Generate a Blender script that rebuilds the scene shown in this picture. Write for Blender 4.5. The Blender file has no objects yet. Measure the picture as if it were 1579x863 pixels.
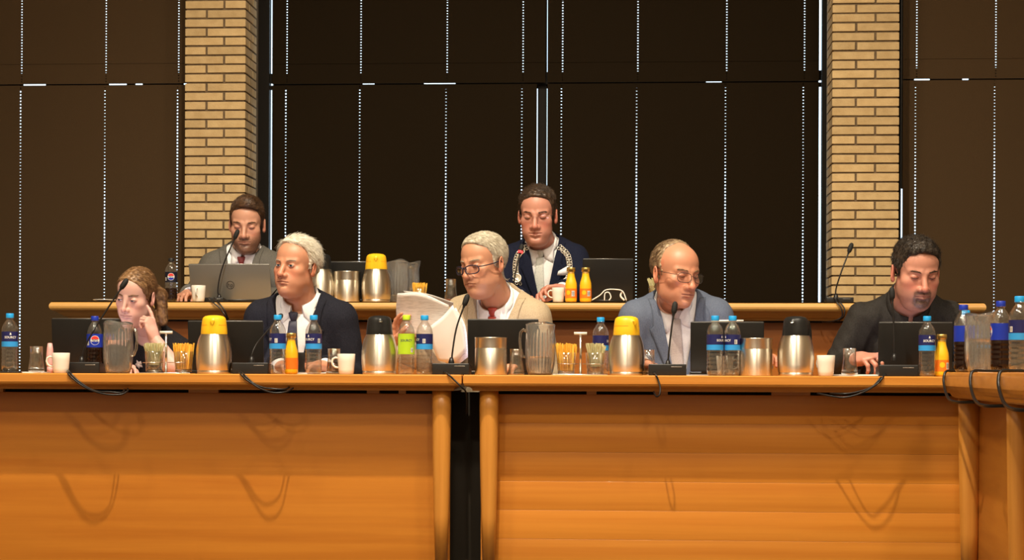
import bpy, bmesh, math, random
import numpy as np
from mathutils import Vector, Matrix
random.seed(7)
rng = np.random.default_rng(7)
SC = bpy.context.scene
COL = SC.collection
PI = math.pi

# ------------------------------------------------------------------ camera
FPX, IW, IH = 3000.0, 1579.0, 863.0
CAM = np.array([0.0, -7.7, 0.795])
YAW, ROLL, HORIZON = 0.065, 0.0037, 572.0
cam_d = bpy.data.cameras.new('camera')
cam_d.sensor_fit = 'HORIZONTAL'; cam_d.sensor_width = 36.0
cam_d.lens = FPX / IW * 36.0
cam_d.shift_y = (HORIZON - IH / 2) / IW
cam_d.clip_end = 200
cam = bpy.data.objects.new('camera', cam_d); COL.objects.link(cam)
cam.matrix_world = Matrix.Translation(CAM.tolist()) @ Matrix.Rotation(YAW, 4, 'Z') @ Matrix.Rotation(PI / 2, 4, 'X') @ Matrix.Rotation(ROLL, 4, 'Z')
SC.camera = cam
_f = np.array([-math.sin(YAW), math.cos(YAW), 0]); _r0 = np.array([math.cos(YAW), math.sin(YAW), 0]); _u0 = np.array([0, 0, 1.0])
_r = math.cos(ROLL) * _r0 + math.sin(ROLL) * _u0
_u = -math.sin(ROLL) * _r0 + math.cos(ROLL) * _u0

def at(px, py, y):
    """world point of the place plane y = const seen through the photograph's pixel"""
    d = _f + (px - IW / 2) / FPX * _r + (HORIZON - py) / FPX * _u
    return CAM + d * ((y - CAM[1]) / d[1])
def wx(px, y, py=500): return float(at(px, py, y)[0])
def wz(py, y, px=789): return float(at(px, py, y)[2])

# ------------------------------------------------------------------ world, light, exposure
W = bpy.data.worlds.new('sky'); SC.world = W; W.use_nodes = True
W.node_tree.nodes['Background'].inputs[0].default_value = (0.72, 0.88, 1.0, 1)
W.node_tree.nodes['Background'].inputs[1].default_value = 2.6
vs = SC.view_settings
vs.view_transform = 'Standard'; vs.look = 'None'; vs.gamma = 1.0; vs.use_curve_mapping = False
vs.exposure = 0.0
CEIL = 7.3
WARM = (1.0, 0.86, 0.66)
# ceiling spotlight: (x, y, watts, radius, half-angle deg, aim x, aim y, aim z)
SPOTS = [(-0.75, -2.45, 2150, 0.055, 37, -0.55, 0.75, 0.8)]
FILL_DISKS = [(-3.2, -3.2, 190, 0.35), (2.3, -3.2, 190, 0.35), (-0.6, -5.8, 270, 0.35), (-3.3, -8.2, 270, 0.35), (2.3, -8.2, 270, 0.35)]  # unseen lamps added as fill light from the front

# ------------------------------------------------------------------ helpers
class MB:
    """collects shapes; build() links them as one mesh object"""
    def __init__(s): s.v = []; s.f = []; s.sm = []
    def add(s, vs_, fs_, smooth=False):
        o = len(s.v)
        s.v.extend([tuple(map(float, p)) for p in vs_]); s.f.extend([tuple(i + o for i in f) for f in fs_])
        s.sm.extend([smooth] * len(fs_)); return s
    def box(s, x0, x1, y0, y1, z0, z1):
        return s.add([(x0,y0,z0),(x1,y0,z0),(x1,y1,z0),(x0,y1,z0),(x0,y0,z1),(x1,y0,z1),(x1,y1,z1),(x0,y1,z1)],
                     [(0,3,2,1),(4,5,6,7),(0,1,5,4),(1,2,6,5),(2,3,7,6),(3,0,4,7)])
    def bbox(s, x0, x1, y0, y1, z0, z1, b=0.004):
        """box with chamfered edges"""
        bm = bmesh.new(); bmesh.ops.create_cube(bm, size=1)
        for v in bm.verts: v.co = ((x0+x1)/2 + v.co.x*(x1-x0), (y0+y1)/2 + v.co.y*(y1-y0), (z0+z1)/2 + v.co.z*(z1-z0))
        bmesh.ops.bevel(bm, geom=bm.edges[:], offset=b, segments=2, affect='EDGES', profile=0.7)
        bm.verts.index_update()
        s.add([v.co[:] for v in bm.verts], [[v.index for v in f.verts] for f in bm.faces], True); bm.free(); return s
    def lathe(s, prof, n=28, c=(0, 0, 0), smooth=True, mod=None, a0=0.0, a1=2*PI):
        """prof: [(r, z)]; mod(r, z, angle) -> r"""
        vs_, fs_ = [], []; full = abs(a1 - a0 - 2*PI) < 1e-6; m = n if full else n + 1
        for r, z in prof:
            for k in range(m):
                a = a0 + (a1 - a0) * k / n; rr = mod(r, z, a) if mod else r
                vs_.append((c[0] + rr*math.cos(a), c[1] + rr*math.sin(a), c[2] + z))
        for i in range(len(prof) - 1):
            for k in range(n):
                k2 = (k + 1) % m
                fs_.append((i*m + k, i*m + k2, (i+1)*m + k2, (i+1)*m + k))
        return s.add(vs_, fs_, smooth)
    def tube(s, pts, r, n=8, caps=True, closed=False):
        P = [np.array(p, float) for p in pts]; N = len(P)
        rr = r if hasattr(r, '__len__') else [r] * N
        vs_, fs_ = [], []; ref = None
        for i in range(N):
            if closed: t = P[(i+1) % N] - P[i-1]
            else: t = P[min(i+1, N-1)] - P[max(i-1, 0)]
            t = t / (np.linalg.norm(t) + 1e-12)
            if ref is None:
                ref = np.array([0, 0, 1.0]) if abs(t[2]) < 0.9 else np.array([1.0, 0, 0])
            a = ref - t * ref.dot(t); a /= np.linalg.norm(a) + 1e-12; ref = a; b = np.cross(t, a)
            for k in range(n):
                an = 2*PI*k/n; vs_.append(P[i] + rr[i]*(math.cos(an)*a + math.sin(an)*b))
        for i in range(N if closed else N - 1):
            j = (i + 1) % N
            for k in range(n): fs_.append((i*n + k, i*n + (k+1) % n, j*n + (k+1) % n, j*n + k))
        if caps and not closed:
            fs_.append(tuple(range(n-1, -1, -1))); fs_.append(tuple((N-1)*n + k for k in range(n)))
        return s.add(vs_, fs_, True)
    def prism(s, poly, y0, y1, smooth=False):
        """poly of (x, z) extruded along y"""
        n = len(poly)
        vs_ = [(x, y0, z) for x, z in poly] + [(x, y1, z) for x, z in poly]
        fs_ = [tuple(range(n)), tuple(range(2*n-1, n-1, -1))] + [(i, i+n, (i+1) % n + n, (i+1) % n) for i in range(n)]
        return s.add(vs_, fs_, smooth)
    def ball(s, c, r, n=12, m=8, R=None):
        r = r if hasattr(r, '__len__') else (r, r, r); vs_, fs_ = [], []
        for i in range(m + 1):
            th = PI*i/m
            for k in range(n):
                a = 2*PI*k/n; p = np.array([r[0]*math.sin(th)*math.cos(a), r[1]*math.sin(th)*math.sin(a), r[2]*math.cos(th)])
                if R is not None: p = R @ p
                vs_.append(np.array(c) + p)
        for i in range(m):
            for k in range(n): fs_.append((i*n + k, (i+1)*n + k, (i+1)*n + (k+1) % n, i*n + (k+1) % n))
        return s.add(vs_, fs_, True)
    def xform(s, M, i0=0):
        for i in range(i0, len(s.v)): s.v[i] = tuple(M @ Vector(s.v[i]))
        return s
    def mesh(s, name, mat):
        me = bpy.data.meshes.new(name); me.from_pydata(s.v, [], s.f)
        if mat: me.materials.append(mat)
        me.polygons.foreach_set('use_smooth', s.sm); me.update(); return me
    def build(s, name, mat, parent=None, fixn=True):
        me = s.mesh(name, mat)
        if fixn:
            bm = bmesh.new(); bm.from_mesh(me); bmesh.ops.recalc_face_normals(bm, faces=bm.faces[:]); bm.to_mesh(me); bm.free()
        return link(name, me, parent)

def link(name, me, parent=None):
    o = bpy.data.objects.new(name, me); COL.objects.link(o)
    if parent is not None: o.parent = parent
    return o
def tag(o, label=None, cat=None, group=None, kind=None):
    if label: o['label'] = label
    if cat: o['category'] = cat
    if group: o['group'] = group
    if kind: o['kind'] = kind
    return o
def thing(name, label, cat, loc=(0, 0, 0), rz=0.0, group=None, kind=None):
    o = bpy.data.objects.new(name, None); COL.objects.link(o)
    o.location = [float(c) for c in loc]; o.rotation_euler = (0, 0, rz); o.empty_display_size = 0.05
    return tag(o, label, cat, group, kind)
def dup(o, loc=None, rz=None, label=None, group=None, scale=None, parent=None):
    c = o.copy(); COL.objects.link(c)
    if parent is not None: c.parent = parent
    if loc is not None: c.location = [float(v) for v in loc]
    if rz is not None: c.rotation_euler = (0, 0, rz)
    if scale is not None: c.scale = (scale,) * 3 if not hasattr(scale, '__len__') else scale
    if label: c['label'] = label
    if group: c['group'] = group
    for ch in list(o.children): dup(ch, parent=c)
    return c

# ------------------------------------------------------------------ materials
def newmat(name):
    m = bpy.data.materials.new(name); m.use_nodes = True
    return m, m.node_tree.nodes, m.node_tree.links, m.node_tree.nodes['Principled BSDF']
def mat(name, col, rough=0.5, metal=0.0, trans=0.0, ior=1.45, coat=0.0, emit=None, es=0.0, spec=None, sheen=0.0, alpha=1.0):
    m, n, l, b = newmat(name)
    b.inputs['Base Color'].default_value = (*col, 1); b.inputs['Roughness'].default_value = rough
    b.inputs['Metallic'].default_value = metal; b.inputs['Transmission Weight'].default_value = trans
    b.inputs['IOR'].default_value = ior; b.inputs['Coat Weight'].default_value = coat
    b.inputs['Sheen Weight'].default_value = sheen
    if spec is not None: b.inputs['Specular IOR Level'].default_value = spec
    if emit: b.inputs['Emission Color'].default_value = (*emit, 1); b.inputs['Emission Strength'].default_value = es
    return m
def noisy(name, c1, c2, scale, rough=0.5, bump=0.0, detail=4.0, lo=0.3, hi=0.7, metal=0.0, bscale=None, coat=0.0, sheen=0.0, rng2=None, objrand=0.0):
    """two colours mixed by stretched noise on object coordinates; optional relief"""
    m, n, l, b = newmat(name)
    tc = n.new('ShaderNodeTexCoord'); mp = n.new('ShaderNodeMapping'); mp.inputs['Scale'].default_value = scale
    nz = n.new('ShaderNodeTexNoise'); nz.inputs['Scale'].default_value = 1.0; nz.inputs['Detail'].default_value = detail
    cr = n.new('ShaderNodeValToRGB'); cr.color_ramp.elements[0].position = lo; cr.color_ramp.elements[1].position = hi
    cr.color_ramp.elements[0].color = (*c1, 1); cr.color_ramp.elements[1].color = (*c2, 1)
    l.new(tc.outputs['Object'], mp.inputs['Vector']); l.new(mp.outputs['Vector'], nz.inputs['Vector']); l.new(nz.outputs['Fac'], cr.inputs['Fac'])
    src = cr.outputs['Color']
    if objrand:
        oi = n.new('ShaderNodeObjectInfo'); hs = n.new('ShaderNodeHueSaturation'); mr = n.new('ShaderNodeMapRange')
        mr.inputs['To Min'].default_value = 1 - objrand; mr.inputs['To Max'].default_value = 1 + objrand
        l.new(oi.outputs['Random'], mr.inputs['Value']); l.new(mr.outputs['Result'], hs.inputs['Value']); l.new(src, hs.inputs['Color']); src = hs.outputs['Color']
        ad = n.new('ShaderNodeVectorMath'); ad.operation = 'ADD'; ml = n.new('ShaderNodeMath'); ml.operation = 'MULTIPLY'; ml.inputs[1].default_value = 37.0
        l.new(oi.outputs['Random'], ml.inputs[0]); l.new(mp.outputs['Vector'], ad.inputs[0]); l.new(ml.outputs[0], ad.inputs[1]); l.new(ad.outputs[0], nz.inputs['Vector'])
    l.new(src, b.inputs['Base Color'])
    b.inputs['Roughness'].default_value = rough; b.inputs['Metallic'].default_value = metal; b.inputs['Coat Weight'].default_value = coat; b.inputs['Sheen Weight'].default_value = sheen
    if bump:
        nb = nz
        if bscale:
            mp2 = n.new('ShaderNodeMapping'); mp2.inputs['Scale'].default_value = bscale
            nb = n.new('ShaderNodeTexNoise'); nb.inputs['Scale'].default_value = 1.0; nb.inputs['Detail'].default_value = 3.0
            l.new(tc.outputs['Object'], mp2.inputs['Vector']); l.new(mp2.outputs['Vector'], nb.inputs['Vector'])
        bp = n.new('ShaderNodeBump'); bp.inputs['Strength'].default_value = bump; bp.inputs['Distance'].default_value = 0.01
        l.new(nb.outputs['Fac'], bp.inputs['Height']); l.new(bp.outputs['Normal'], b.inputs['Normal'])
    return m
def clear(name, tint=(1, 1, 1), gloss=0.06, edge=0.55, rough=0.03, haze=0.0, hazecol=(0.8, 0.8, 0.8)):
    """thin clear plastic or glass wall: see-through with mirror-like edges"""
    m, n, l, b = newmat(name); n.remove(b); out = n['Material Output']
    t = n.new('ShaderNodeBsdfTransparent'); t.inputs['Color'].default_value = (*tint, 1)
    g = n.new('ShaderNodeBsdfGlossy'); g.inputs['Roughness'].default_value = rough; g.inputs['Color'].default_value = (0.95, 0.95, 0.95, 1)
    lw = n.new('ShaderNodeLayerWeight'); lw.inputs['Blend'].default_value = 0.35
    mr = n.new('ShaderNodeMapRange'); mr.inputs['To Min'].default_value = gloss; mr.inputs['To Max'].default_value = edge
    mx = n.new('ShaderNodeMixShader'); l.new(lw.outputs['Facing'], mr.inputs['Value']); l.new(mr.outputs['Result'], mx.inputs['Fac'])
    last = t.outputs[0]
    if haze:
        d = n.new('ShaderNodeBsdfDiffuse'); d.inputs['Color'].default_value = (*hazecol, 1)
        m2 = n.new('ShaderNodeMixShader'); m2.inputs['Fac'].default_value = haze; l.new(t.outputs[0], m2.inputs[1]); l.new(d.outputs[0], m2.inputs[2]); last = m2.outputs[0]
    l.new(last, mx.inputs[1]); l.new(g.outputs[0], mx.inputs[2]); l.new(mx.outputs[0], out.inputs['Surface'])
    return m
M = {}
M['veneer'] = noisy('honey veneer', (0.47, 0.150, 0.013), (0.57, 0.205, 0.021), (0.9, 2, 26), 0.38, 0.04, objrand=0.03, coat=0.15)
M['board'] = noisy('honey veneer strip', (0.50, 0.165, 0.015), (0.60, 0.225, 0.026), (0.8, 2, 30), 0.38, 0.04, objrand=0.10, coat=0.15)
M['solid'] = noisy('solid honey beech', (0.53, 0.19, 0.025), (0.64, 0.265, 0.045), (1.2, 10, 45), 0.32, 0.04, coat=0.25)
M['legwood'] = noisy('turned honey beech', (0.52, 0.20, 0.028), (0.64, 0.275, 0.048), (40, 40, 1.5), 0.34, 0.04, coat=0.25)
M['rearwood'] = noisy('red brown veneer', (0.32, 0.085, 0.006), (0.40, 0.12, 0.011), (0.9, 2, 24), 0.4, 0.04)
M['rearsolid'] = noisy('pale honey beech', (0.52, 0.27, 0.07), (0.62, 0.35, 0.105), (1.0, 10, 40), 0.33, 0.04, coat=0.25)
M['brick'] = noisy('sandy yellow brick', (0.44, 0.30, 0.135), (0.54, 0.385, 0.19), (16, 16, 16), 0.85, 0.18, 6.0, 0.3, 0.7, bscale=(120, 120, 120), objrand=0.09)
M['mortar'] = noisy('brown mortar', (0.10, 0.068, 0.035), (0.15, 0.10, 0.055), (60, 60, 60), 0.95, 0.4)
M['fabric'] = noisy('brown sunscreen fabric', (0.052, 0.0305, 0.014), (0.066, 0.0405, 0.0195), (420, 420, 420), 0.9, 0.25, 2.0)
M['fabric_dark'] = noisy('dark sunscreen fabric', (0.0092, 0.0054, 0.0019), (0.0128, 0.0077, 0.0029), (420, 420, 420), 0.9, 0.25, 2.0)
for k_ in ('fabric', 'fabric_dark'): M[k_].node_tree.nodes['Principled BSDF'].inputs['Specular IOR Level'].default_value = 0.08
M['frame'] = mat('dark window frame', (0.012, 0.010, 0.008), 0.6, spec=0.08)
M['frame_brown'] = mat('dark brown window frame', (0.02, 0.014, 0.008), 0.5)
M['carpet'] = noisy('dark carpet', (0.03, 0.022, 0.015), (0.045, 0.033, 0.022), (90, 90, 90), 0.95, 0.3)
M['plaster'] = noisy('warm plaster', (0.42, 0.36, 0.27), (0.48, 0.41, 0.31), (3, 3, 3), 0.9)
M['ceiling'] = noisy('brown acoustic ceiling', (0.30, 0.25, 0.19), (0.36, 0.30, 0.23), (4, 4, 4), 0.9)
M['black'] = mat('black plastic', (0.010, 0.010, 0.010), 0.42)
M['blackmat'] = mat('matt black', (0.008, 0.0075, 0.007), 0.75)
M['rubber'] = mat('black cable rubber', (0.009, 0.008, 0.008), 0.35)
M['shadowboard'] = mat('dark brown board', (0.02, 0.014, 0.007), 0.7)
M['pane'] = clear('window glass', (0.95, 0.98, 1.0), 0.03, 0.4, 0.0)
M['lamp'] = mat('fill lamp diffuser', (0.9, 0.85, 0.75), 0.5, emit=WARM, es=4.0)
M['lampbody'] = mat('lamp housing', (0.05, 0.05, 0.05), 0.5)

# ------------------------------------------------------------------ ceiling spotlight and added fill lamps
for i, (x, y, wt, rad, ha, ax, ay, az) in enumerate(SPOTS):
    t = thing('ceiling_spotlight', 'small black spotlight on the ceiling above the front desks', 'spotlight', (x, y, CEIL - 0.5))
    MB().lathe([(0.001, 0.2), (0.10, 0.2), (0.11, 0.0), (0.09, 0.0), (0.085, 0.12), (0.001, 0.13)], 20).build('housing', M['lampbody'], t)
    MB().lathe([(0.012, 0.2), (0.012, 0.5)], 10).build('stem', M['lampbody'], t)
    L = bpy.data.lights.new('spot', 'SPOT'); L.energy = wt; L.color = WARM; L.shadow_soft_size = rad; L.spot_size = math.radians(2*ha); L.spot_blend = 0.9
    o = bpy.data.objects.new('bulb', L); COL.objects.link(o); o.location = (x, y, CEIL - 0.53)
    o.rotation_euler = Vector((ax - x, ay - y, az - CEIL + 0.5)).to_track_quat('-Z', 'Y').to_euler()
spots = ['above the left aisle', 'above the right aisle', 'over the middle of the hall', 'over the left of the hall', 'over the right of the hall']
for i, (x, y, wt, rad) in enumerate(FILL_DISKS):
    t = thing('fill_lamp', 'round white fill lamp added ' + spots[i], 'ceiling lamp', (x, y, CEIL - 0.12), group='added fill lamps')
    MB().lathe([(0.001, 0.119), (rad + 0.05, 0.119), (rad + 0.05, 0.0), (rad, 0.0), (rad, 0.07), (0.001, 0.07)], 28).build('housing', M['lampbody'], t)
    MB().lathe([(0.001, 0.065), (rad - 0.005, 0.065)], 28).build('diffuser', M['lamp'], t)
    L = bpy.data.lights.new('disk', 'AREA'); L.shape = 'DISK'; L.size = 2*rad; L.energy = wt; L.color = WARM
    o = bpy.data.objects.new('fill_light', L); COL.objects.link(o); o.location = (x, y, CEIL - 0.14)

# ------------------------------------------------------------------ room shell
YP = 3.0            # front face of the brick pillars
YC, YS = 3.36, 3.22 # blind planes: middle bay, side bays
ZD = 0.34           # platform height
ZR = wz(465, 1.6)   # rear desk top
XL, XR, YB = -4.6, 3.6, -11.0
def struct(o): o['kind'] = 'structure'; return o
struct(MB().box(XL, XR, YB, 3.9, -0.2, 0).build('floor', M['carpet']))
struct(MB().box(XL + 0.01, XR - 0.01, 1.42, 3.85, 0.002, ZD).build('floor_platform', M['carpet']))
struct(MB().box(XL, XR, YB, 3.9, CEIL, CEIL + 0.2).build('ceiling', M['ceiling']))
struct(MB().box(XL - 0.2, XL, YB, 3.9, 0, CEIL).build('wall_left', M['plaster']))
struct(MB().box(XR, XR + 0.2, YB, 3.9, 0, CEIL).build('wall_right', M['plaster']))
struct(MB().box(XL, XR, YB - 0.2, YB, 0, CEIL).build('wall_behind', M['plaster']))
ZT = 3.45           # top of the windows
struct(MB().box(XL, XR, 3.5, 3.7, ZT, CEIL).build('wall_rear', M['plaster']))
struct(MB().box(XL, XR, 3.5, 3.7, ZD, ZD + 0.12).build('trim_1', M['frame_brown']))

# pillars of long flat bricks, one and a half bricks wide
PITCH, BH = 0.0511, 0.0415
def pillar(name, px0, px1, side, label):
    x0, x1 = wx(px0, YP, 250), wx(px1, YP, 250); w = x1 - x0; D = 0.31
    t = struct(thing(name, label, None))
    core = MB().box(x0 + 0.007, x1 - 0.007, YP + 0.007, YP + D + 0.1, ZD, CEIL)
    core.build('mortar_core', M['mortar'], t)
    ga = 0.012; lf = w * 0.645
    meshes = {}
    def brick(xa, xb, ya, yb, zc):
        hx, hy = (xb - xa)/2, (yb - ya)/2; key = (round(hx, 3), round(hy, 3))
        if key not in meshes:
            bm = MB(); bm.bbox(-hx, hx, -hy, hy, -BH/2, BH/2, 0.0025)
            for q in range(len(bm.sm)): bm.sm[q] = False
            meshes[key] = bm.mesh('brick', M['brick'])
        o = link('brick', meshes[key], t)
        o.location = ((xa + xb)/2 + random.uniform(-1, 1)*0.0007, (ya + yb)/2 + random.uniform(-1, 1)*0.0012, zc + random.uniform(-1, 1)*0.0008)
        o.rotation_euler = (0, random.uniform(-1, 1)*0.0035, 0)
    k = 0; z = 2.828 + PITCH * 5
    while z - BH/2 > ZD + 0.004:
        first = lf if (k + 1) % 2 == 0 else w - lf
        j0, j1 = x0 + first - ga/2, x0 + first + ga/2
        deep = 0.1 if k % 2 else 0.205
        if side > 0:
            brick(x0, j0, YP, YP + 0.1, z); brick(j1, x1, YP, YP + deep, z); brick(x1 - 0.1, x1, YP + deep + ga, YP + D, z)
        else:
            brick(x0, j0, YP, YP + deep, z); brick(j1, x1, YP, YP + 0.1, z); brick(x0, x0 + 0.1, YP + deep + ga, YP + D, z)
        z -= PITCH; k += 1
    return x0, x1
pl = pillar('pillar_1', 285, 378, 1, None)
pr = pillar('pillar_2', 1283, 1386, -1, None)

# ------------------------------------------------------------------ windows and sun blinds
def window(name, xa, xb, yf, bars, rails, pane=True):
    t = struct(thing(name, None, None))
    for (a, b) in bars: MB().box(a, b, yf, yf + 0.06, ZD + 0.12, ZT).build('mullion', M['frame'], t)
    for (a, b) in rails: MB().box(xa, xb, yf + 0.012, yf + 0.03, a + 0.009, b + 0.009).build('rail', M['frame'], t)
    MB().box(xa, xb, yf + 0.10, yf + 0.106, ZD + 0.12, ZT).build('pane', M['pane'], t)
    return t
def blind(xa, xb, y, z0, z1, seams, pitch, label, fab, hem=None, hole=0.0072, amp=1.0):
    t = thing('sun_blind', label, 'sun blind', ((xa + xb)/2, y, z0), group='perforated sun blinds')
    ox, oz = (xa + xb)/2, z0
    ed = [xa] + [v for s_ in seams for v in (s_ - hole/2, s_ + hole/2)] + [xb]
    for i in range(0, len(ed), 2):
        MB().box(ed[i] - ox, ed[i+1] - ox, 0, 0.002, 0, z1 - z0).build('fabric_panel', fab, t)
    for s_ in seams:
        mb = MB(); z = 0.0; ph = random.uniform(0, 9); fr = random.uniform(4, 7)
        while z < z1 - z0:
            op = pitch * (0.33 + amp * 0.2 * math.sin(fr * z + ph) + random.uniform(-0.04, 0.04))
            op = min(max(op, 0.14 * pitch), 0.60 * pitch)
            mb.box(s_ - hole/2 - ox, s_ + hole/2 - ox, 0.0003, 0.0017, z, min(z + pitch - op, z1 - z0)); z += pitch
        mb.build('perforated_seam', fab, t, fixn=False)
    if hem: MB().box(xa - ox + 0.002, xb - ox - 0.002, -0.0025, 0.0, hem - oz - 0.004, hem - oz + 0.002).build('hem', fab, t)
    return t
def slit_blockers(xa, xb, y, z0, z1, p_open, parent):
    """added light-blocking pieces that close the slit between upper and lower blind here and there"""
    mb = MB(); x = xa
    while x < xb:
        L_ = random.uniform(0.02, 0.22); r = random.random()
        a = 0.3 if r < p_open else (0.72 if r < 0.85 else 1.0)
        mb.box(x, min(x + L_, xb), y, y + 0.004, z0 + 0.0055, z0 + 0.0055 + (z1 - z0) * a); x += L_
    mb.build('slit_blocker', M['frame'], parent, fixn=False)  # unseen strips added to break up the daylight in the slit

def bay(nm, wname, pxa, pxb, pyslit, y, seams, fab, labels, extra=None, zslit=None):
    xa, xb = max(wx(pxa, y, 300), XL + 0.01), min(wx(pxb, y, 300), XR - 0.01)
    pxc = min(max((pxa + pxb)/2, 40), 1540)
    zs = wz(pyslit, y, pxc) if zslit is None else zslit; k = 1 / (FPX / (at(pxc, 300, y) - CAM).dot(_f))   # metres per pixel here
    ss = [q_ for q_ in (wx(s_, y, 250) for s_ in seams) if xa + 0.03 < q_ < xb - 0.03]
    up = blind(xa, xb, y, zs + 1.1*k, ZT - 0.02, ss, 4.3*k, labels[0], fab, hem=zs + 33*k, amp=0.15)
    lo = blind(xa, xb if extra is None else extra, y, ZD + 0.1, zs - 0.9*k, [s_ - 0.006 for s_ in ss], 5.0*k, labels[1], fab)
    return xa, xb, zs, k
z_rails = []
a = bay('left', 'window_1', -330, 288, 131, YS, [-212, -95, 33, 163, 275], M['fabric'], ['brown upper sun blind beside the pillar behind the grey-suited man', 'brown lower sun blind beside the pillar behind the grey-suited man'])
w = window('window_1', XL + 0.3, a[1] + 0.1, YS + 0.05, [], [(a[2] + 2*a[3], a[2] + 18*a[3]), (a[2] - 8*a[3], a[2] - 1.5*a[3])])
slit_blockers(a[0], a[1], YS + 0.05, a[2] - 2*a[3], a[2] + 3*a[3], 0.28, w)
b1 = bay('mid', 'window_2', 419, 840.5, 129.5, YC, [442, 556, 689, 806], M['fabric_dark'], ['dark upper sun blind over the white-haired man in navy', 'dark lower sun blind between the pillar and the mullion line'], extra=wx(827.4, YC, 300))
b2 = bay('mid', 'window_2', 843.6, 1262.3, 125, YC, [867, 983, 1120, 1240], M['fabric_dark'], ['dark upper sun blind over the man in the blue-grey suit', 'dark lower sun blind behind the man with the silver chain'], zslit=b1[2])
xm0, xm1 = wx(828.8, YC + 0.05, 300), wx(842.3, YC + 0.05, 300)
w = window('window_2', pl[1] + 0.02, pr[0] - 0.02, YC + 0.04, [(pl[1] - 0.02, wx(414.5, YC + 0.04, 300)), (xm0, xm1), (wx(1267, YC + 0.04, 300), pr[0] + 0.02)],
           [(b1[2] + 2*b1[3], b1[2] + 17*b1[3]), (b1[2] - 8*b1[3], b1[2] - 1.5*b1[3])])
slit_blockers(b1[0], b2[1], YC + 0.03, b1[2] - 2*b1[3], b1[2] + 3*b1[3], 0.12, w)
c = bay('right', 'window_3', 1391.4, 1990, 122, YS, [1413, 1535, 1655, 1775, 1890], M['fabric'], ['brown upper sun blind above the man in the black shirt', 'brown lower sun blind behind the man in the black shirt'])
w = window('window_3', pr[1] - 0.05, XR - 0.05, YS + 0.05, [(pr[1] - 0.03, wx(1389.2, YS + 0.05, 300))], [(c[2] + 2*c[3], c[2] + 18*c[3]), (c[2] - 8*c[3], c[2] - 1.5*c[3])])
MB().box(wx(1387.5, YS + 0.04, 300), wx(1395, YS + 0.04, 300), YS + 0.02, YS + 0.04, wz(290, YS, 1390), ZT).build('side_guide', M['frame_brown'], w)
MB().box(wx(1387.5, YS + 0.04, 300), wx(1395, YS + 0.04, 300), YS + 0.02, YS + 0.04, ZD + 0.12, wz(378, YS, 1390)).build('side_guide', M['frame_brown'], w)
slit_blockers(c[0], c[1], YS + 0.05, c[2] - 2*c[3], c[2] + 3*c[3], 0.08, w)

# ------------------------------------------------------------------ desks
ZF = 0.78           # front desk top
def nose_profile(n=7):
    """edge of the desk slab, (out, z): flat face above, small ogee below; out = 0 is the outermost line"""
    p = [(-0.004, 0.0), (0.0, -0.004), (0.0, -0.034)]
    for i in range(n + 1):
        a_ = PI/2 * i/n; p.append((-0.016*(1 - math.cos(a_)) - 0.002, -0.036 - 0.012*math.sin(a_)))
    for i in range(1, n + 1):
        a_ = PI/2 * i/n; p.append((-0.018 - 0.016*math.sin(a_), -0.048 - 0.016*(1 - math.cos(a_))))
    return p
def slab(name, x0, x1, y0, y1, z, prof, mat_, parent, taper=1.0):
    """top board with the moulded nose running all round"""
    mb = MB(); rings = []
    for (o_, dz) in [(prof[0][0] - 0.02, 0.0)] + prof:
        i = -o_
        rings.append([(x0 + i*taper, y0 + i, z + dz), (x1 - i*taper, y0 + i, z + dz), (x1 - i*taper, y1 - i, z + dz), (x0 + i*taper, y1 - i, z + dz)])
    vs_ = [p for r in rings for p in r]; n = len(rings); fs_ = [(0, 1, 2, 3)]
    for i in range(n - 1):
        for k in range(4): fs_.append((i*4 + k, (i+1)*4 + k, (i+1)*4 + (k+1) % 4, i*4 + (k+1) % 4))
    fs_.append((n*4 - 1, n*4 - 2, n*4 - 3, n*4 - 4))
    mb.add(vs_, fs_); return mb.build(name, mat_, parent)
def leg_shape(r_top, r_bot, h):
    return [(0.001, h), (r_top, h), (r_top*1.0, h*0.9), (r_top*0.93, h*0.6), (r_top*0.80, h*0.3), (r_bot, 0.0), (0.001, 0.0)]
S_PANEL, S_LEG = 0.155, 0.05
def front_desk(label, px0, px1, legs, boards, blocks):
    x0, x1 = wx(px0, 0), wx(px1, 0); xc = (x0 + x1)/2; D = 0.62
    t = thing('council_desk', label, 'desk', (xc, 0, 0), group='front council desks')
    slab('desk_top', x0 - xc, x1 - xc, 0, D, ZF, nose_profile(), M['solid'], t)
    zu = ZF - 0.064
    for px in legs:
        for y in (S_LEG + 0.039, D - S_LEG - 0.039):
            lx = wx(px, S_LEG + 0.039, 640) - xc
            o = MB().lathe(leg_shape(0.0385, 0.024, zu), 24, (0, 0, 0)).build('leg', M['legwood'], t); o.location = (lx, y, 0)
    zp = zu - 0.014; xa, xb = x0 - xc + 0.06, x1 - xc - 0.06
    if boards:
        n = 6; h = 0.119; h = min(h, zp/6); z = zp
        for i in range(n):
            mb = MB(); mb.bbox(xa, xb, S_PANEL, S_PANEL + 0.018, z - h + 0.0004, z, 0.0008); mb.build('board', M['board'], t); z -= h
    else:
        MB().bbox(xa, xb, S_PANEL, S_PANEL + 0.018, 0.0, zp, 0.0015).build('front_panel', M['veneer'], t)
    MB().box(xa + 0.02, xb - 0.02, S_PANEL + 0.05, S_PANEL + 0.16, zp - 0.05, zu - 0.0005).build('gap_blackout', M['blackmat'], t)  # black box added so the gap under the slab looks dark
    for (a_, b_) in blocks:
        MB().box(wx(a_, S_PANEL) - xc, wx(b_, S_PANEL) - xc, S_PANEL + 0.002, S_PANEL + 0.03, zp, zu + 0.001).build('spacer_block', M['solid'], t)
    return t
front_desk('honey wooden council desk with plain front panel before the man in navy', -130, 712, [-90, 681], False, [(-60, 5), (291, 337), (566, 585), (615, 626)])
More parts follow.
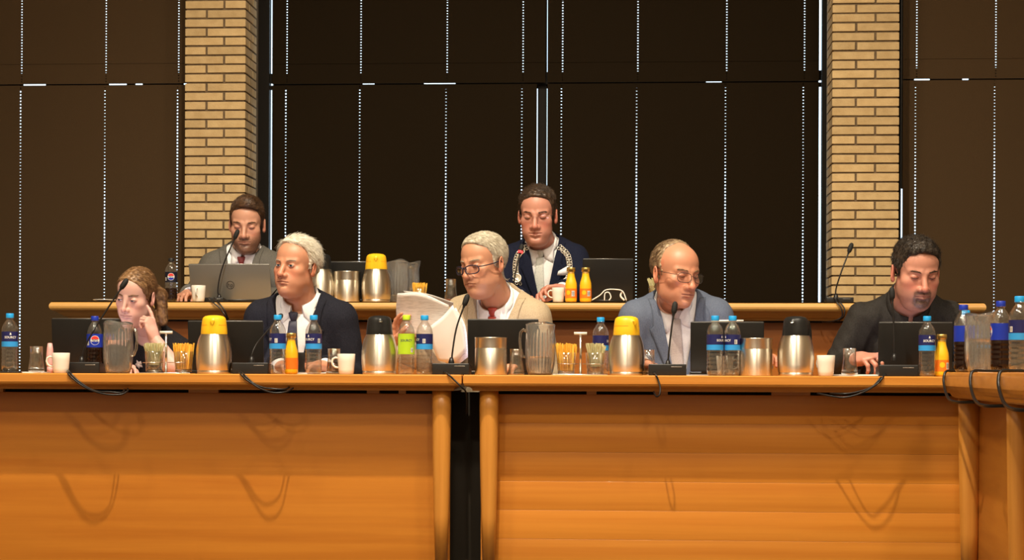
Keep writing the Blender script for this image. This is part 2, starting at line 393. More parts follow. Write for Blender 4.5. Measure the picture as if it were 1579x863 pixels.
front_desk('honey wooden council desk with banded front panel before the man in blue-grey', 714.5, 1530, [754, 1500], True, [(1010, 1030), (905, 920), (1190, 1250)])
o = MB().bbox(wx(690, 0.3), wx(748, 0.3), 0.30, 0.32, 0.0, ZF - 0.072, 0.002).build('gap_shade_board', M['shadowboard'])  # added board that keeps the gap between the desks dark
tag(o, 'dark brown board added to darken the gap between the two honey desks', 'board')

# the side desk runs towards the camera
sx = wx(1455, -0.42)
t = thing('council_desk', 'honey wooden desk with three black cables looped over its rounded edge', 'desk', (sx, -0.42, 0), -0.04, group='side council desks')
side_len = 2.2; ZSD = 0.797
prof = [(-0.012, 0.0), (-0.004, -0.003), (0.0, -0.012), (0.0, -0.05), (-0.004, -0.062), (-0.012, -0.072), (-0.022, -0.078), (-0.028, -0.088), (-0.04, -0.094)]
slab('desk_top', 0, 0.7, -side_len, 0, ZSD, prof, M['solid'], t)
zu = ZSD - 0.094
for yy in (-0.09, -1.28):
    o = MB().lathe(leg_shape(0.0415, 0.026, zu), 24).build('leg', M['legwood'], t); o.location = (0.085, yy, 0)
o = MB().lathe(leg_shape(0.0415, 0.026, zu), 24).build('leg', M['legwood'], t); o.location = (0.6, -0.09, 0)
MB().bbox(0.115, 0.133, -side_len + 0.1, -0.06, 0.0, zu, 0.0015).build('side_panel', M['veneer'], t)

# rear desk on the platform
x0, x1 = wx(75, 1.6), wx(1521, 1.6); xc = (x0 + x1)/2
t = thing('rostrum_desk', 'long raised honey desk with moulded edge behind the front row', 'desk', (xc, 1.6, ZD))
hz = ZR - ZD
rp = [(-0.006, 0.0)]
for i in range(9):
    a_ = PI * i/8; rp.append((-0.024 + 0.024*math.sin(a_), -0.024 + 0.024*math.cos(a_)))
rp += [(-0.026, -0.050), (-0.034, -0.054), (-0.045, -0.062), (-0.060, -0.072), (-0.075, -0.078), (-0.080, -0.086), (-0.09, -0.086)]
slab('desk_top', x0 - xc, x1 - xc, 0, 0.66, hz, rp, M['rearsolid'], t)
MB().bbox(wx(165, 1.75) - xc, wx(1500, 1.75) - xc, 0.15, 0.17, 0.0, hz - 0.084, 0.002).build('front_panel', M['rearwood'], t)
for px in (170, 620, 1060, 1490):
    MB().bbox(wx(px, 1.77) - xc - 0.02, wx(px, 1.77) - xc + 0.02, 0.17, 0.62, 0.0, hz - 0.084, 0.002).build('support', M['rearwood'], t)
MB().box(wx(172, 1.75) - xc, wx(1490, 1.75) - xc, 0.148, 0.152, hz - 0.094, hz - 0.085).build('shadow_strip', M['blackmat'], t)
# ------------------------------------------------------------------ table ware
def brushed(name, col, rough=0.26):
    """steel brushed round the axis: highlights stretch into upright streaks"""
    m, n, l, b = newmat(name)
    b.inputs['Base Color'].default_value = (*col, 1); b.inputs['Metallic'].default_value = 1.0; b.inputs['Roughness'].default_value = rough
    b.inputs['Anisotropic'].default_value = 0.9; b.inputs['Anisotropic Rotation'].default_value = 0.25
    tg = n.new('ShaderNodeTangent'); tg.direction_type = 'RADIAL'; tg.axis = 'Z'; l.new(tg.outputs[0], b.inputs['Tangent'])
    return m
M['steel'] = brushed('brushed steel', (0.74, 0.68, 0.58), 0.36)
M['chrome'] = mat('chrome', (0.8, 0.78, 0.74), 0.15, 1.0)
M['yellow'] = mat('yellow plastic', (0.86, 0.50, 0.015), 0.38)
M['lidblack'] = mat('black lid plastic', (0.012, 0.012, 0.012), 0.35)
M['china'] = mat('off-white china', (0.80, 0.75, 0.66), 0.25, coat=0.4)
M['pet'] = clear('clear bottle plastic', (0.93, 0.93, 0.92), 0.05, 0.55, 0.06, 0.02, (0.85, 0.82, 0.76))
M['glass'] = clear('clear drinking glass', (0.95, 0.95, 0.94), 0.08, 0.75, 0.03)
M['realglass'] = mat('moulded glass', (0.93, 0.92, 0.89), 0.02, trans=0.955, ior=1.45)
M['realwater'] = mat('clear water', (0.98, 0.98, 0.98), 0.0, trans=1.0, ior=1.33)
M['glassrim'] = clear('thick glass', (0.88, 0.87, 0.84), 0.2, 0.85, 0.03)
M['water'] = clear('still water', (0.92, 0.925, 0.92), 0.05, 0.4, 0.02)
M['cola'] = mat('dark cola', (0.012, 0.004, 0.002), 0.08)
M['tea'] = clear('amber tea', (0.42, 0.16, 0.05), 0.06, 0.4, 0.03)
M['juice'] = mat('yellow orange juice', (0.90, 0.50, 0.012), 0.30, coat=0.5)
M['navy'] = mat('navy label', (0.012, 0.014, 0.095), 0.4)
M['sky'] = mat('light blue label', (0.03, 0.30, 0.72), 0.4)
M['capblue'] = mat('light blue cap', (0.015, 0.33, 0.75), 0.35)
M['coblue'] = mat('cola blue', (0.008, 0.03, 0.36), 0.35)
M['cored'] = mat('cola red', (0.78, 0.035, 0.03), 0.4)
M['conight'] = mat('cola dark label', (0.006, 0.007, 0.02), 0.4)
M['white'] = mat('white print', (0.82, 0.80, 0.76), 0.5)
M['print'] = mat('black print', (0.01, 0.01, 0.012), 0.5)
M['lime'] = mat('lime label', (0.42, 0.62, 0.02), 0.4)
M['limecap'] = mat('lime cap', (0.50, 0.72, 0.03), 0.35)
M['gold'] = mat('gold cap', (0.75, 0.52, 0.16), 0.3, 0.9)
M['orange'] = mat('orange label', (0.85, 0.20, 0.012), 0.45)
M['paper'] = mat('white paper', (0.80, 0.77, 0.74), 0.75)
M['sachet'] = noisy('pale sugar sticks', (0.42, 0.38, 0.16), (0.70, 0.66, 0.40), (160, 160, 12), 0.6)
M['sachet_y'] = noisy('yellow sugar sticks', (0.78, 0.33, 0.01), (0.92, 0.62, 0.10), (160, 160, 12), 0.55)
M['silver'] = noisy('silver grey laptop lid', (0.21, 0.205, 0.185), (0.235, 0.23, 0.21), (2, 2, 2), 0.38, metal=0.55)
M['lid'] = mat('black laptop lid', (0.008, 0.0075, 0.007), 0.38)
M['edge'] = mat('grey metal edge', (0.35, 0.34, 0.32), 0.3, 0.8)
M['screen'] = mat('lit screen', (0.02, 0.02, 0.02), 0.3, emit=(0.92, 0.84, 1.0), es=3.0)
M['red_led'] = mat('red light ring', (0.5, 0.01, 0.01), 0.4, emit=(1.0, 0.03, 0.03), es=4.0)
M['pink'] = mat('pink plastic', (0.75, 0.38, 0.36), 0.45)

def text_mesh(s_, size, bold=True):
    """flat lettering in the x-z plane, facing -y"""
    cu = bpy.data.curves.new('txt', 'FONT'); cu.body = s_; cu.size = size; cu.align_x = 'CENTER'; cu.align_y = 'CENTER'; cu.resolution_u = 2
    if bold: cu.offset = size * 0.018
    o = bpy.data.objects.new('txt', cu); me = o.to_mesh()
    vs_ = [(v.co.x, 0.0, v.co.y) for v in me.vertices]; fs_ = [tuple(p.vertices) for p in me.polygons]
    o.to_mesh_clear(); bpy.data.objects.remove(o); bpy.data.curves.remove(cu)
    return vs_, fs_
def wrap(vs_, r, zc, ang=0.0):
    """bend flat shapes round a bottle of radius r; ang turns them about the axis (0 faces -y)"""
    out = []
    for x, y, z in vs_:
        a_ = -PI/2 + ang + x / r
        out.append(((r - y)*math.cos(a_), (r - y)*math.sin(a_), zc + z))
    return out
def grid_rect(w, h, n=6):
    vs_, fs_ = [], []
    for i in range(n + 1): vs_ += [(-w/2 + w*i/n, 0, -h/2), (-w/2 + w*i/n, 0, h/2)]
    for i in range(n): fs_.append((2*i, 2*i+2, 2*i+3, 2*i+1))
    return vs_, fs_
def disc(r, a0, a1, n=14):
    """disc or the part of it between the angles a0..a1 (symmetric about the z axis), cut into upright strips"""
    vs_, fs_ = [], []; full = a1 - a0 > 6; up = a0 < PI
    zlim = r*math.sin(a0) if not full else None; xm = r if full else r*math.cos(min(a0, abs(PI - a0)) if up else a0 - PI)
    xm = r if full else abs(r*math.cos(a0))
    for i in range(n + 1):
        x = -xm + 2*xm*i/n; h = math.sqrt(max(r*r - x*x, 0))
        za, zb = (-h, h) if full else ((zlim, h) if up else (-h, zlim))
        vs_ += [(x, 0, za), (x, 0, zb)]
    for i in range(n): fs_.append((2*i, 2*i + 2, 2*i + 3, 2*i + 1))
    return vs_, fs_
def wrapped(name, shape, r, zc, ang, mat_, parent):
    return MB().add(wrap(shape[0], r, zc, ang), shape[1]).build(name, mat_, parent)
def barcode(parent, r, zc, ang, w=0.012, h=0.017):
    wrapped('barcode', grid_rect(w, h, 3), r, zc, ang, M['white'], parent)
    mb = MB(); x = -w/2 + 0.0012
    while x < w/2 - 0.001:
        d = random.choice([0.0004, 0.0007, 0.001]); q, f_ = grid_rect(d, h*0.8, 1)
        mb.add(wrap([(vx + x, vy, vz) for vx, vy, vz in q], r + 0.0002, zc, ang), f_); x += d + 0.0009
    mb.build('barcode_lines', M['print'], parent)

# --- bottles (base at z = 0)
def petal(depth):
    def f(r, z, a_): return r * (1 - depth * max(0, 1 - z/0.022) * (0.5 + 0.5*math.cos(5*a_)))
    return f
def bottle(kind, label, loc, rz=0.0, fill=None, sc=1.0):
    names = {'water': 'water_bottle', 'lime': 'water_bottle', 'cola': 'cola_bottle', 'coladark': 'cola_bottle'}
    t = thing(names[kind], label, 'bottle', loc, rz, group='plastic drink bottles'); t.scale = (sc,)*3
    R = 0.0335
    prof = [(0.002, 0.004), (0.018, 0.003), (0.027, 0.0), (0.0325, 0.008), (R, 0.022), (R, 0.03)]
    for k in range(4):
        z = 0.034 + k*0.016; prof += [(R, z), (R - 0.0012, z + 0.005), (R - 0.0012, z + 0.008), (R, z + 0.013)]
    prof += [(R, 0.1), (R - 0.0006, 0.102), (R - 0.0006, 0.163), (R, 0.166), (R*0.97, 0.178), (R*0.86, 0.19), (R*0.66, 0.2015), (0.0165, 0.209), (0.0135, 0.213), (0.0135, 0.219), (0.0165, 0.2195), (0.0165, 0.2215), (0.0125, 0.222)]
    body = MB().lathe(prof, 30, mod=petal(0.16)).build('bottle_body', M['pet'], t)
    dark = kind in ('cola', 'coladark')
    cp = M['coblue'] if kind == 'cola' else M['black'] if kind == 'coladark' else M['limecap'] if kind == 'lime' else M['capblue']
    cap = MB().lathe([(0.0155, 0.2195), (0.0158, 0.221), (0.0158, 0.237), (0.0145, 0.239), (0.001, 0.2393)], 40, mod=lambda r, z, a_: r*(1 + 0.018*math.cos(20*a_)) if z < 0.238 else r).build('cap', cp, t)
    if fill:
        q = -0.0003 if dark else 0.0015; inner = [(0.001, 0.006)] + [(max(r - q, 0.001), z + (0.002 if z < 0.01 else 0)) for r, z in prof[1:] if z < fill]
        rt = np.interp(fill, [z for r, z in prof[4:]], [r for r, z in prof[4:]]) - q
        inner += [(rt, fill), (0.001, fill)]
        MB().lathe(inner, 26, mod=petal(0.16)).build('drink', M['cola'] if dark else M['water'], t)
    rl = R + 0.0003; z0, z1 = 0.102, 0.164
    if dark:
        lab = MB().lathe([(rl, z0 + 0.006), (rl, z1)], 36).build('paper_label', M['conight'] if kind == 'coladark' else M['coblue'], t)
        rr = rl + 0.0003; zc = (z0 + z1)/2 + 0.004
        def emblem(a_):
            wrapped('emblem_disc', disc(0.0195, 0, 2*PI, 24), rr, zc, a_, M['white'], lab)
            wrapped('emblem_red', disc(0.018, 0.28, PI - 0.28), rr + 0.0003, zc, a_, M['cored'], lab)
            wrapped('emblem_blue', disc(0.018, PI + 0.28, 2*PI - 0.28), rr + 0.0003, zc, a_, M['coblue'], lab)
            wrapped('lettering', text_mesh('PEPSI', 0.0125), rr + 0.0005, zc, a_, M['print'], lab)
        emblem(0.0)
        barcode(lab, rr, zc - 0.012, -0.95, 0.011, 0.017)
    else:
        nav = MB().lathe([(rl, 0.123), (rl, z1)], 36).build('paper_label', M['lime'] if kind == 'lime' else M['navy'], t)
        if kind == 'lime':
            MB().lathe([(rl, z0 - 0.02), (rl, 0.1232)], 36).build('label_band', M['lime'], t)
            wrapped('lettering', text_mesh('SOURCY', 0.013), rl + 0.0003, 0.136, 0.0, M['navy'], nav)
            barcode(nav, rl + 0.0003, 0.098, 0.75)
        else:
            MB().lathe([(rl, z0), (rl, 0.1232)], 36).build('label_band', M['sky'], t)
            wrapped('lettering', text_mesh('SOURCY', 0.013), rl + 0.0003, 0.140, 0.0, M['white'], nav)
            wrapped('emblem', ([(-0.004, 0, -0.004), (0.004, 0, -0.004), (0.0015, 0, 0.0045), (-0.0015, 0, 0.0045)], [(0, 1, 2, 3)]), rl + 0.0003, 0.1545, 0.0, M['white'], nav)
            barcode(nav, rl + 0.0003, 0.135, 1.35)
    return t
def juice_bottle(label, loc, rz=0.0):
    t = thing('juice_bottle', label, 'juice bottle', loc, rz, group='small juice bottles')
    R = 0.0285
    prof = [(0.001, 0.002), (0.022, 0.0), (0.027, 0.004), (R, 0.012), (R, 0.08), (R*0.95, 0.094), (R*0.78, 0.11), (0.0185, 0.124), (0.017, 0.134), (0.017, 0.15), (0.001, 0.15)]
    MB().lathe(prof, 28).build('bottle_body', M['juice'], t)
    MB().lathe([(0.0172, 0.148), (0.0205, 0.149), (0.0205, 0.165), (0.019, 0.168), (0.001, 0.1685)], 28).build('cap', M['gold'], t)
    MB().lathe([(0.0174, 0.138), (0.0182, 0.14), (0.0182, 0.147), (0.0174, 0.149)], 24).build('glass_neck', M['glassrim'], t)
    lab = MB().lathe([(R + 0.0004, 0.02), (R + 0.0004, 0.066)], 32).build('paper_label', M['orange'], t)
    barcode(lab, R + 0.0009, 0.042, 0.3, 0.016, 0.026)
    wrapped('picture_patch', disc(0.011, 0, 2*PI, 14), R + 0.0009, 0.046, -0.55, M['yellow'], lab)
    return t
def thermos(color, label, loc, rz=0.0):
    t = thing('thermos_jug', label, 'thermos', loc, rz, group='steel thermos jugs')
    MB().lathe([(0.001, 0.0), (0.066, 0.0), (0.068, 0.003), (0.068, 0.012), (0.0665, 0.0135), (0.0695, 0.016), (0.0725, 0.045), (0.0735, 0.07), (0.0722, 0.095), (0.0685, 0.12), (0.0635, 0.14), (0.058, 0.153), (0.0545, 0.160), (0.052, 0.162)], 40).build('steel_body', M['steel'], t)
    cm = M['yellow'] if color == 'yellow' else M['lidblack']
    def spout(r, z, a_):
        d = abs((a_ + PI/2 + PI) % (2*PI) - PI); return r + (0.009*max(0, 1 - d/0.28) * min(1, max(0, (z - 0.175)/0.03)) if z < 0.222 else 0)
    lid = MB().lathe([(0.0535, 0.160), (0.054, 0.163), (0.052, 0.185), (0.0495, 0.208), (0.048, 0.219), (0.0445, 0.228), (0.036, 0.234), (0.02, 0.2372), (0.001, 0.238)], 48, mod=spout).build('lid', cm, t)
    MB().lathe([(0.0513, 0.1965), (0.0512, 0.198)], 40, a0=-PI*0.35, a1=PI*1.35).build('lid_seam', M['lidblack'] if color == 'black' else M['orange'], lid)
    if color == 'black':
        MB().tube([(-0.007, -0.054, 0.217), (-0.005, -0.059, 0.211), (0.005, -0.059, 0.211), (0.007, -0.054, 0.217)], 0.0012, 6).build('spout_ring', M['chrome'], lid)
    else:
        MB().add([(-0.009, -0.060, 0.216), (0.009, -0.060, 0.216), (0, -0.0595, 0.198), (-0.007, -0.048, 0.216), (0.007, -0.048, 0.216), (0, -0.048, 0.194)], [(0, 1, 2), (3, 5, 4), (0, 3, 4, 1), (1, 4, 5, 2), (2, 5, 3, 0)]).build('spout_lip', cm, lid)
    hp = [(0.03, 0.036, 0.212), (0.045, 0.06, 0.222), (0.066, 0.082, 0.212), (0.078, 0.094, 0.18), (0.08, 0.096, 0.13), (0.074, 0.09, 0.085), (0.052, 0.066, 0.06)]
    MB().tube([(x*0.35, y*1.05, z) for x, y, z in hp], [0.013, 0.013, 0.012, 0.011, 0.011, 0.011, 0.012], 10).build('handle', cm, t)
    return t
def steel_pot(label, loc):
    t = thing('steel_canister', label, 'canister', loc, group='steel canisters')
    MB().lathe([(0.001, 0.0), (0.062, 0.0), (0.0645, 0.003), (0.0645, 0.104), (0.0632, 0.106), (0.0632, 0.108), (0.0645, 0.11), (0.0645, 0.146), (0.0655, 0.147), (0.0655, 0.150), (0.063, 0.1505), (0.061, 0.149), (0.061, 0.02), (0.001, 0.02)], 44).build('steel_body', M['steel'], t)
    return t
def mug(label, loc, rz=0.0, sc=1.0):
    t = thing('coffee_mug', label, 'mug', loc, rz, group='white coffee mugs'); t.scale = (sc,)*3
    MB().lathe([(0.001, 0.004), (0.026, 0.003), (0.0275, 0.0), (0.030, 0.002), (0.0325, 0.02), (0.0355, 0.055), (0.0372, 0.083), (0.0362, 0.0845), (0.0345, 0.083), (0.0328, 0.055), (0.029, 0.012), (0.001, 0.009)], 32).build('cup', M['china'], t)
    MB().tube([(-0.033, 0, 0.066), (-0.045, 0, 0.069), (-0.056, 0, 0.063), (-0.059, 0, 0.05), (-0.055, 0, 0.037), (-0.045, 0, 0.029), (-0.031, 0, 0.027)], 0.0043, 8).build('handle', M['china'], t)
    return t
def tumbler(label, loc, fill=None):
    t = thing('water_glass', label, 'glass', loc, group='small water glasses')
    prof = [(0.001, 0.0), (0.031, 0.0), (0.033, 0.003), (0.0325, 0.012), (0.030, 0.03), (0.0268, 0.052), (0.0256, 0.066), (0.0262, 0.104)]
    MB().lathe(prof + [(0.0252, 0.1045), (0.0245, 0.066), (0.0255, 0.052), (0.0285, 0.03), (0.0308, 0.012), (0.001, 0.009)], 30).build('glass_body', M['glass'], t)
    MB().lathe([(0.001, 0.0008), (0.030, 0.0008), (0.0315, 0.004), (0.031, 0.0085), (0.001, 0.0085)], 26).build('glass_base', M['glassrim'], t)
    if fill: MB().lathe([(0.001, 0.0095), (0.0302, 0.0125), (0.028, 0.03), (np.interp(fill, [0.03, 0.052, 0.066], [0.028, 0.025, 0.024]), fill), (0.001, fill)], 26).build('drink', M['tea'], t)
    return t
def jug(label, loc, rz=0.0, fill=0.13):
    t = thing('water_jug', label, 'jug', loc, rz, group='ribbed glass water jugs')
    def rib(r, z, a_):
        s_ = min(1, max(0, (z - 0.004)/0.02)) * min(1, max(0, (0.172 - z)/0.012)); r = r * (1 + 0.028*s_*math.cos(26*a_))
        if z > 0.17:  # pouring lip towards the camera, wavy rim
            d = abs((a_ + PI/2 + PI) % (2*PI) - PI); r += 0.010*(z - 0.17)/0.04*math.exp(-(d/0.5)**2)
        return r
    prof = [(0.001, 0.004), (0.035, 0.002), (0.045, 0.0), (0.049, 0.006), (0.053, 0.022), (0.0575, 0.05), (0.0595, 0.09), (0.0595, 0.13), (0.0585, 0.165), (0.058, 0.173), (0.0595, 0.187), (0.0605, 0.2), (0.0605, 0.213)]
    body = MB().lathe(prof, 104, mod=rib)
    for i, p in enumerate(body.v):
        if p[2] > 0.2:
            a_ = math.atan2(p[1], p[0]); d = abs((a_ + PI/2 + PI) % (2*PI) - PI)
            body.v[i] = (p[0], p[1], p[2] - 0.013*(1 - math.cos(2*d))*0.5 + 0.004*math.exp(-(d/0.35)**2))
    n0 = len(prof); inn = [(max(p[0] - 0.004, 0.001), p[1] + (0.005 if p[1] < 0.01 else 0.0)) for p in prof][::-1]
    wall = MB().lathe(inn, 104, mod=lambda r, z, a_: rib(r, z, a_ + 0.06) if z > 0.16 else r)
    for i, p in enumerate(wall.v):
        if p[2] > 0.2:
            a_ = math.atan2(p[1], p[0]); d = abs((a_ + PI/2 + PI) % (2*PI) - PI)
            wall.v[i] = (p[0], p[1], p[2] - 0.013*(1 - math.cos(2*d))*0.5 + 0.004*math.exp(-(d/0.35)**2))
    top0 = (n0 - 1)*104; off = len(body.v)
    body.add(wall.v, wall.f, True)
    body.f += [(top0 + k, top0 + (k + 1) % 104, off + (k + 1) % 104, off + k) for k in range(104)]; body.sm += [True]*104
    body.build('glass_body', M['realglass'], t)
    if fill:
        MB().lathe([(max(p[0] - 0.0046, 0.001), p[1] + 0.006) for p in prof[:8] if p[1] < fill - 0.01] + [(float(np.interp(fill, [q_[1] for q_ in prof[2:]], [q_[0] for q_ in prof[2:]])) - 0.0046, fill), (0.001, fill)], 52).build('water', M['realwater'], t)
    MB().tube([(0.056, 0.0, 0.175), (0.072, 0, 0.183), (0.083, 0, 0.172), (0.086, 0, 0.14), (0.083, 0, 0.1), (0.072, 0, 0.075), (0.058, 0, 0.072)], [0.006, 0.0065, 0.006, 0.0055, 0.0055, 0.006, 0.006], 10).build('handle', M['glassrim'], t)
    return t
def sachet_glass(kind, label, loc, n=34, h=0.125, sc=1.0):
    t = thing('sachet_glass', label, 'glass', loc, group='glasses of sugar sticks'); t.scale = (sc,)*3
    MB().lathe([(0.001, 0.0), (0.032, 0.0), (0.034, 0.003), (0.040, 0.086), (0.0388, 0.0865), (0.0328, 0.014), (0.001, 0.012)], 30).build('glass_body', M['glass'], t)
    MB().lathe([(0.001, 0.001), (0.0325, 0.001), (0.0335, 0.011), (0.001, 0.011)], 24).build('glass_base', M['glassrim'], t)
    mb = MB(); i = 0; n = int(n*2.8); zb = 0.014 if kind == 'yellow' else 0.03
    while i < n:
        a_ = random.uniform(0, 2*PI); r = math.sqrt(random.random()); hh = h*random.uniform(0.88, 1.03); j = random.uniform(-0.004, 0.004)
        ra, rb = (0.031, 0.044) if kind == 'yellow' else (0.018, 0.043)
        b0 = np.array([r*ra*math.cos(a_), r*ra*math.sin(a_), zb]); b1 = np.array([r*rb*math.cos(a_) + j, r*rb*math.sin(a_) + j, hh])
        if kind != 'yellow':
            k = (0.086 - zb)/(hh - zb); q = b0 + (b1 - b0)*k; m_ = math.hypot(q[0], q[1])
            if m_ > 0.034: b1[:2] *= 0.034/m_
        elif math.hypot(b1[0], b1[1]) > 0.0415: b1[:2] *= 0.0415/math.hypot(b1[0], b1[1])
        w_ = 0.0032; an = random.uniform(0, PI)
        d = np.array([math.cos(an), math.sin(an), 0])*w_; e = np.array([-math.sin(an), math.cos(an), 0])*0.0011
        mb.add([b0-d-e, b0+d-e, b0+d+e, b0-d+e, b1-d-e, b1+d-e, b1+d+e, b1-d+e], [(0,3,2,1),(4,5,6,7),(0,1,5,4),(1,2,6,5),(2,3,7,6),(3,0,4,7)]); i += 1
    o = mb.build('sugar_sticks', M['sachet_y'] if kind == 'yellow' else M['sachet'], t); o['kind'] = 'stuff'
    return t
def caddy(label, loc, w=0.22):
    t = thing('condiment_caddy', label, 'caddy', loc, group='chrome condiment caddies')
    MB().bbox(-w/2, w/2, -0.05, 0.05, 0.0, 0.004, 0.0015).build('tray', M['chrome'], t)
    MB().tube([(0, 0, 0.004), (0, 0, 0.165)], 0.005, 10).build('rod', M['chrome'], t)
    MB().tube([(-0.026, 0, 0.168), (0.026, 0, 0.168)], 0.006, 10).build('grip', M['china'], t)
    for s_ in (-1, 1): MB().tube([(s_*0.052 + 0.043*math.cos(k*PI/10), 0.043*math.sin(k*PI/10), 0.045) for k in range(20)], 0.0016, 6, closed=True).build('wire_ring', M['chrome'], t)
    return t

# --- microphones
def microphone(label, base, neck, cable=None, led=False, bw=0.15, bd=0.12, bh=0.042, head_r=0.0115, head_l=0.047):
    """base: world point of the box's middle on the desk; neck: world points of the gooseneck; cable: world points"""
    t = thing('microphone', label, 'microphone', base, group='gooseneck desk microphones')
    B = np.array(base, float)
    mb = MB(); mb.bbox(-bw/2, bw/2, -bd/2, bd/2, 0.0, bh, 0.004); i0 = len(mb.v)
    for i, p in enumerate(mb.v):
        if p[2] > bh*0.6: mb.v[i] = (p[0], p[1], p[2] - 0.010*(p[1] + bd/2)/bd + 0.004)
    mb.build('base', M['black'], t)
    MB().bbox(bw*0.1, bw*0.38, -bd/2 - 0.001, -bd/2 + 0.001, bh*0.78, bh*0.86, 0.0004).build('button_strip', M['edge'], t)
    P = [np.array(p, float) - B for p in neck]
    # smooth through points
    pts = catmull(P, 8)
    MB().tube(pts, 0.0036, 8).build('gooseneck', M['rubber'], t)
    MB().lathe([(0.012, 0.0), (0.012, 0.012), (0.006, 0.03), (0.004, 0.03)], 14, tuple(P[0])).build('neck_collar', M['rubber'], t)
    d = P[-1] - P[-2]; d /= np.linalg.norm(d)
    R = np.array(Vector(d.tolist()).to_track_quat('Z', 'Y').to_matrix())
    h = MB(); pr = [(0.0045, -0.012), (0.0055, -0.004), (head_r*0.85, 0.001), (head_r, 0.01), (head_r*1.05, head_l*0.55), (head_r*0.9, head_l*0.82), (head_r*0.5, head_l*0.97), (0.0005, head_l)]
    h.lathe(pr, 16)
    h.v = [tuple(R @ np.array(p) + P[-1]) for p in h.v]
    hd = h.build('microphone_head', M['blackmat'], t)
    if led:
        g = MB().lathe([(head_r*0.9, 0.0), (head_r*1.02, 0.002), (head_r*1.08, 0.008), (head_r*1.0, 0.011)], 16)
        g.v = [tuple(R @ np.array(p) + P[-1]) for p in g.v]; g.build('light_ring', M['red_led'], hd)
    if cable:
        for c_ in cable: MB().tube(catmull([np.array(p, float) - B for p in c_], 7), 0.0036, 8).build('cable', M['rubber'], t)
    return t
def catmull(P, n):
    P = [np.array(p, float) for p in P]; Q = [2*P[0] - P[1]] + P + [2*P[-1] - P[-2]]; out = []
    for i in range(1, len(Q) - 2):
        for k in range(n):
            u = k/n; a_, b_, c_, d_ = Q[i-1], Q[i], Q[i+1], Q[i+2]
            out.append(0.5*((2*b_) + (-a_ + c_)*u + (2*a_ - 5*b_ + 4*c_ - d_)*u*u + (-a_ + 3*b_ - 3*c_ + d_)*u**3))
    out.append(P[-1]); return out

# --- laptops: screen back to the camera
def laptop(label, loc, w, h, lean, rz=0.0, style='black', roll=0.0, logo=None, pen=False, glow=2.2, deck=0.22):
    t = thing('laptop', label, 'laptop', loc, rz, group='open laptops')
    MB().bbox(-w/2, w/2, 0.0, deck, 0.0, 0.014, 0.003).build('keyboard_deck', M['silver'] if style == 'silver' else M['lid'], t)
    Rm = Matrix.Translation((0, 0.004, 0.016)) @ Matrix.Rotation(lean, 4, 'X')     # lid tips its top towards the camera (-y)
    lid = MB(); lid.bbox(-w/2, w/2, -0.004, 0.004, 0.0, h, 0.0035); lid.xform(Rm)
    lo = lid.build('screen_lid', M['silver'] if style == 'silver' else M['lid'], t)
    m2 = M['screen'] if glow else M['lid']
    MB().box(-w/2 + 0.008, w/2 - 0.008, 0.0041, 0.0046, 0.012, h - 0.01).xform(Rm).build('screen', m2, lo)
    MB().tube([(-w/2 + 0.004, -0.0005, h + 0.0004), (w/2 - 0.004, -0.0005, h + 0.0004)], 0.0012, 6).xform(Rm).build('metal_edge', M['edge'], lo)
    MB().tube([(-w/2*0.7, 0, 0), (w/2*0.7, 0, 0)], 0.007, 8).xform(Matrix.Translation((0, 0.004, 0.015))).build('hinge', M['lid'], t)
    if logo:
        q = text_mesh('hp', 0.030, False); mb = MB().add([(x + 0.0, -0.0046, z + h*0.42) for x, y, z in q[0]], q[1])
        ring = [(0.0195*math.cos(a_*PI/12), -0.0046, h*0.42 + 0.0015 + 0.0195*math.sin(a_*PI/12)) for a_ in range(24)]
        mb.tube(ring, 0.0011, 6, closed=True); mb.xform(Rm).build('logo', M['print'], lo)
    if pen:
        MB().tube([(-w*0.22, 0, h + 0.004), (w*0.22, 0, h + 0.0045)], 0.0042, 8).xform(Rm).build('stylus_pen', M['white'], lo)
    return t
def papers(label, loc, w, d, n=3, rz=0.0):
    t = thing('paper_stack', label, 'papers', loc, rz, group='papers on the desks'); z = 0.0
    for i in range(n):
        o = MB().box(-w/2, w/2, -d/2, d/2, z, z + 0.0016).build('sheet', M['paper'], t); o.rotation_euler = (0, 0, random.uniform(-0.12, 0.12)); z += 0.0017
    return t

F = lambda px, y, z=ZF: (wx(px, y, 560), y, z)       # a spot on the front desks
Rr = lambda px, y, z=ZR: (wx(px, y, 450), y, z)      # a spot on the rear desk
# ---- front row, from the desk's far end
bottle('water', 'water bottle with light blue cap beside the leftmost water glass', F(15, 0.16, ZF + 0.006), 0.4, 0.095)
o = MB().bbox(-0.055, 0.055, -0.05, 0.05, 0, 0.006, 0.002).build('coaster', M['black']); o.location = F(15, 0.16); tag(o, 'black square coaster under the leftmost water bottle', 'coaster')
papers('small stack of white papers under the leftmost water glass', F(56, 0.16), 0.085, 0.1, 3)
tumbler('empty water glass on white papers beside the leftmost mug', F(56, 0.16, ZF + 0.0052))
mug('white coffee mug with handle turned away from the slim microphone box', F(94, 0.09), 0.15, 0.98)
t = thing('pink_item', 'small pink tube-shaped item standing behind the mug near the woman', 'tube', F(77, 0.24))  # unidentified item, built as a plain tube
MB().lathe([(0.001, 0.03), (0.014, 0.03), (0.0155, 0.036), (0.016, 0.06), (0.013, 0.1), (0.009, 0.124), (0.001, 0.125)], 20).build('tube_body', M['pink'], t)
MB().lathe([(0.001, 0.0), (0.0125, 0.0), (0.0125, 0.03), (0.001, 0.03)], 20).build('cap', M['pink'], t)
laptop('black laptop in front of the woman resting her cheek on her hand', F(134, 0.37), 0.292, 0.215, 0.12, 0.0)
bottle('cola', 'blue-capped cola bottle in front of the laptop of the woman', F(146, 0.32), 0.3, 0.16)
jug('ribbed glass water jug beside the blue-capped cola bottle', F(182, 0.12), -0.25, 0.135)
caddy('chrome caddy rod between pale and yellow sugar sticks near the woman', F(256, 0.14))
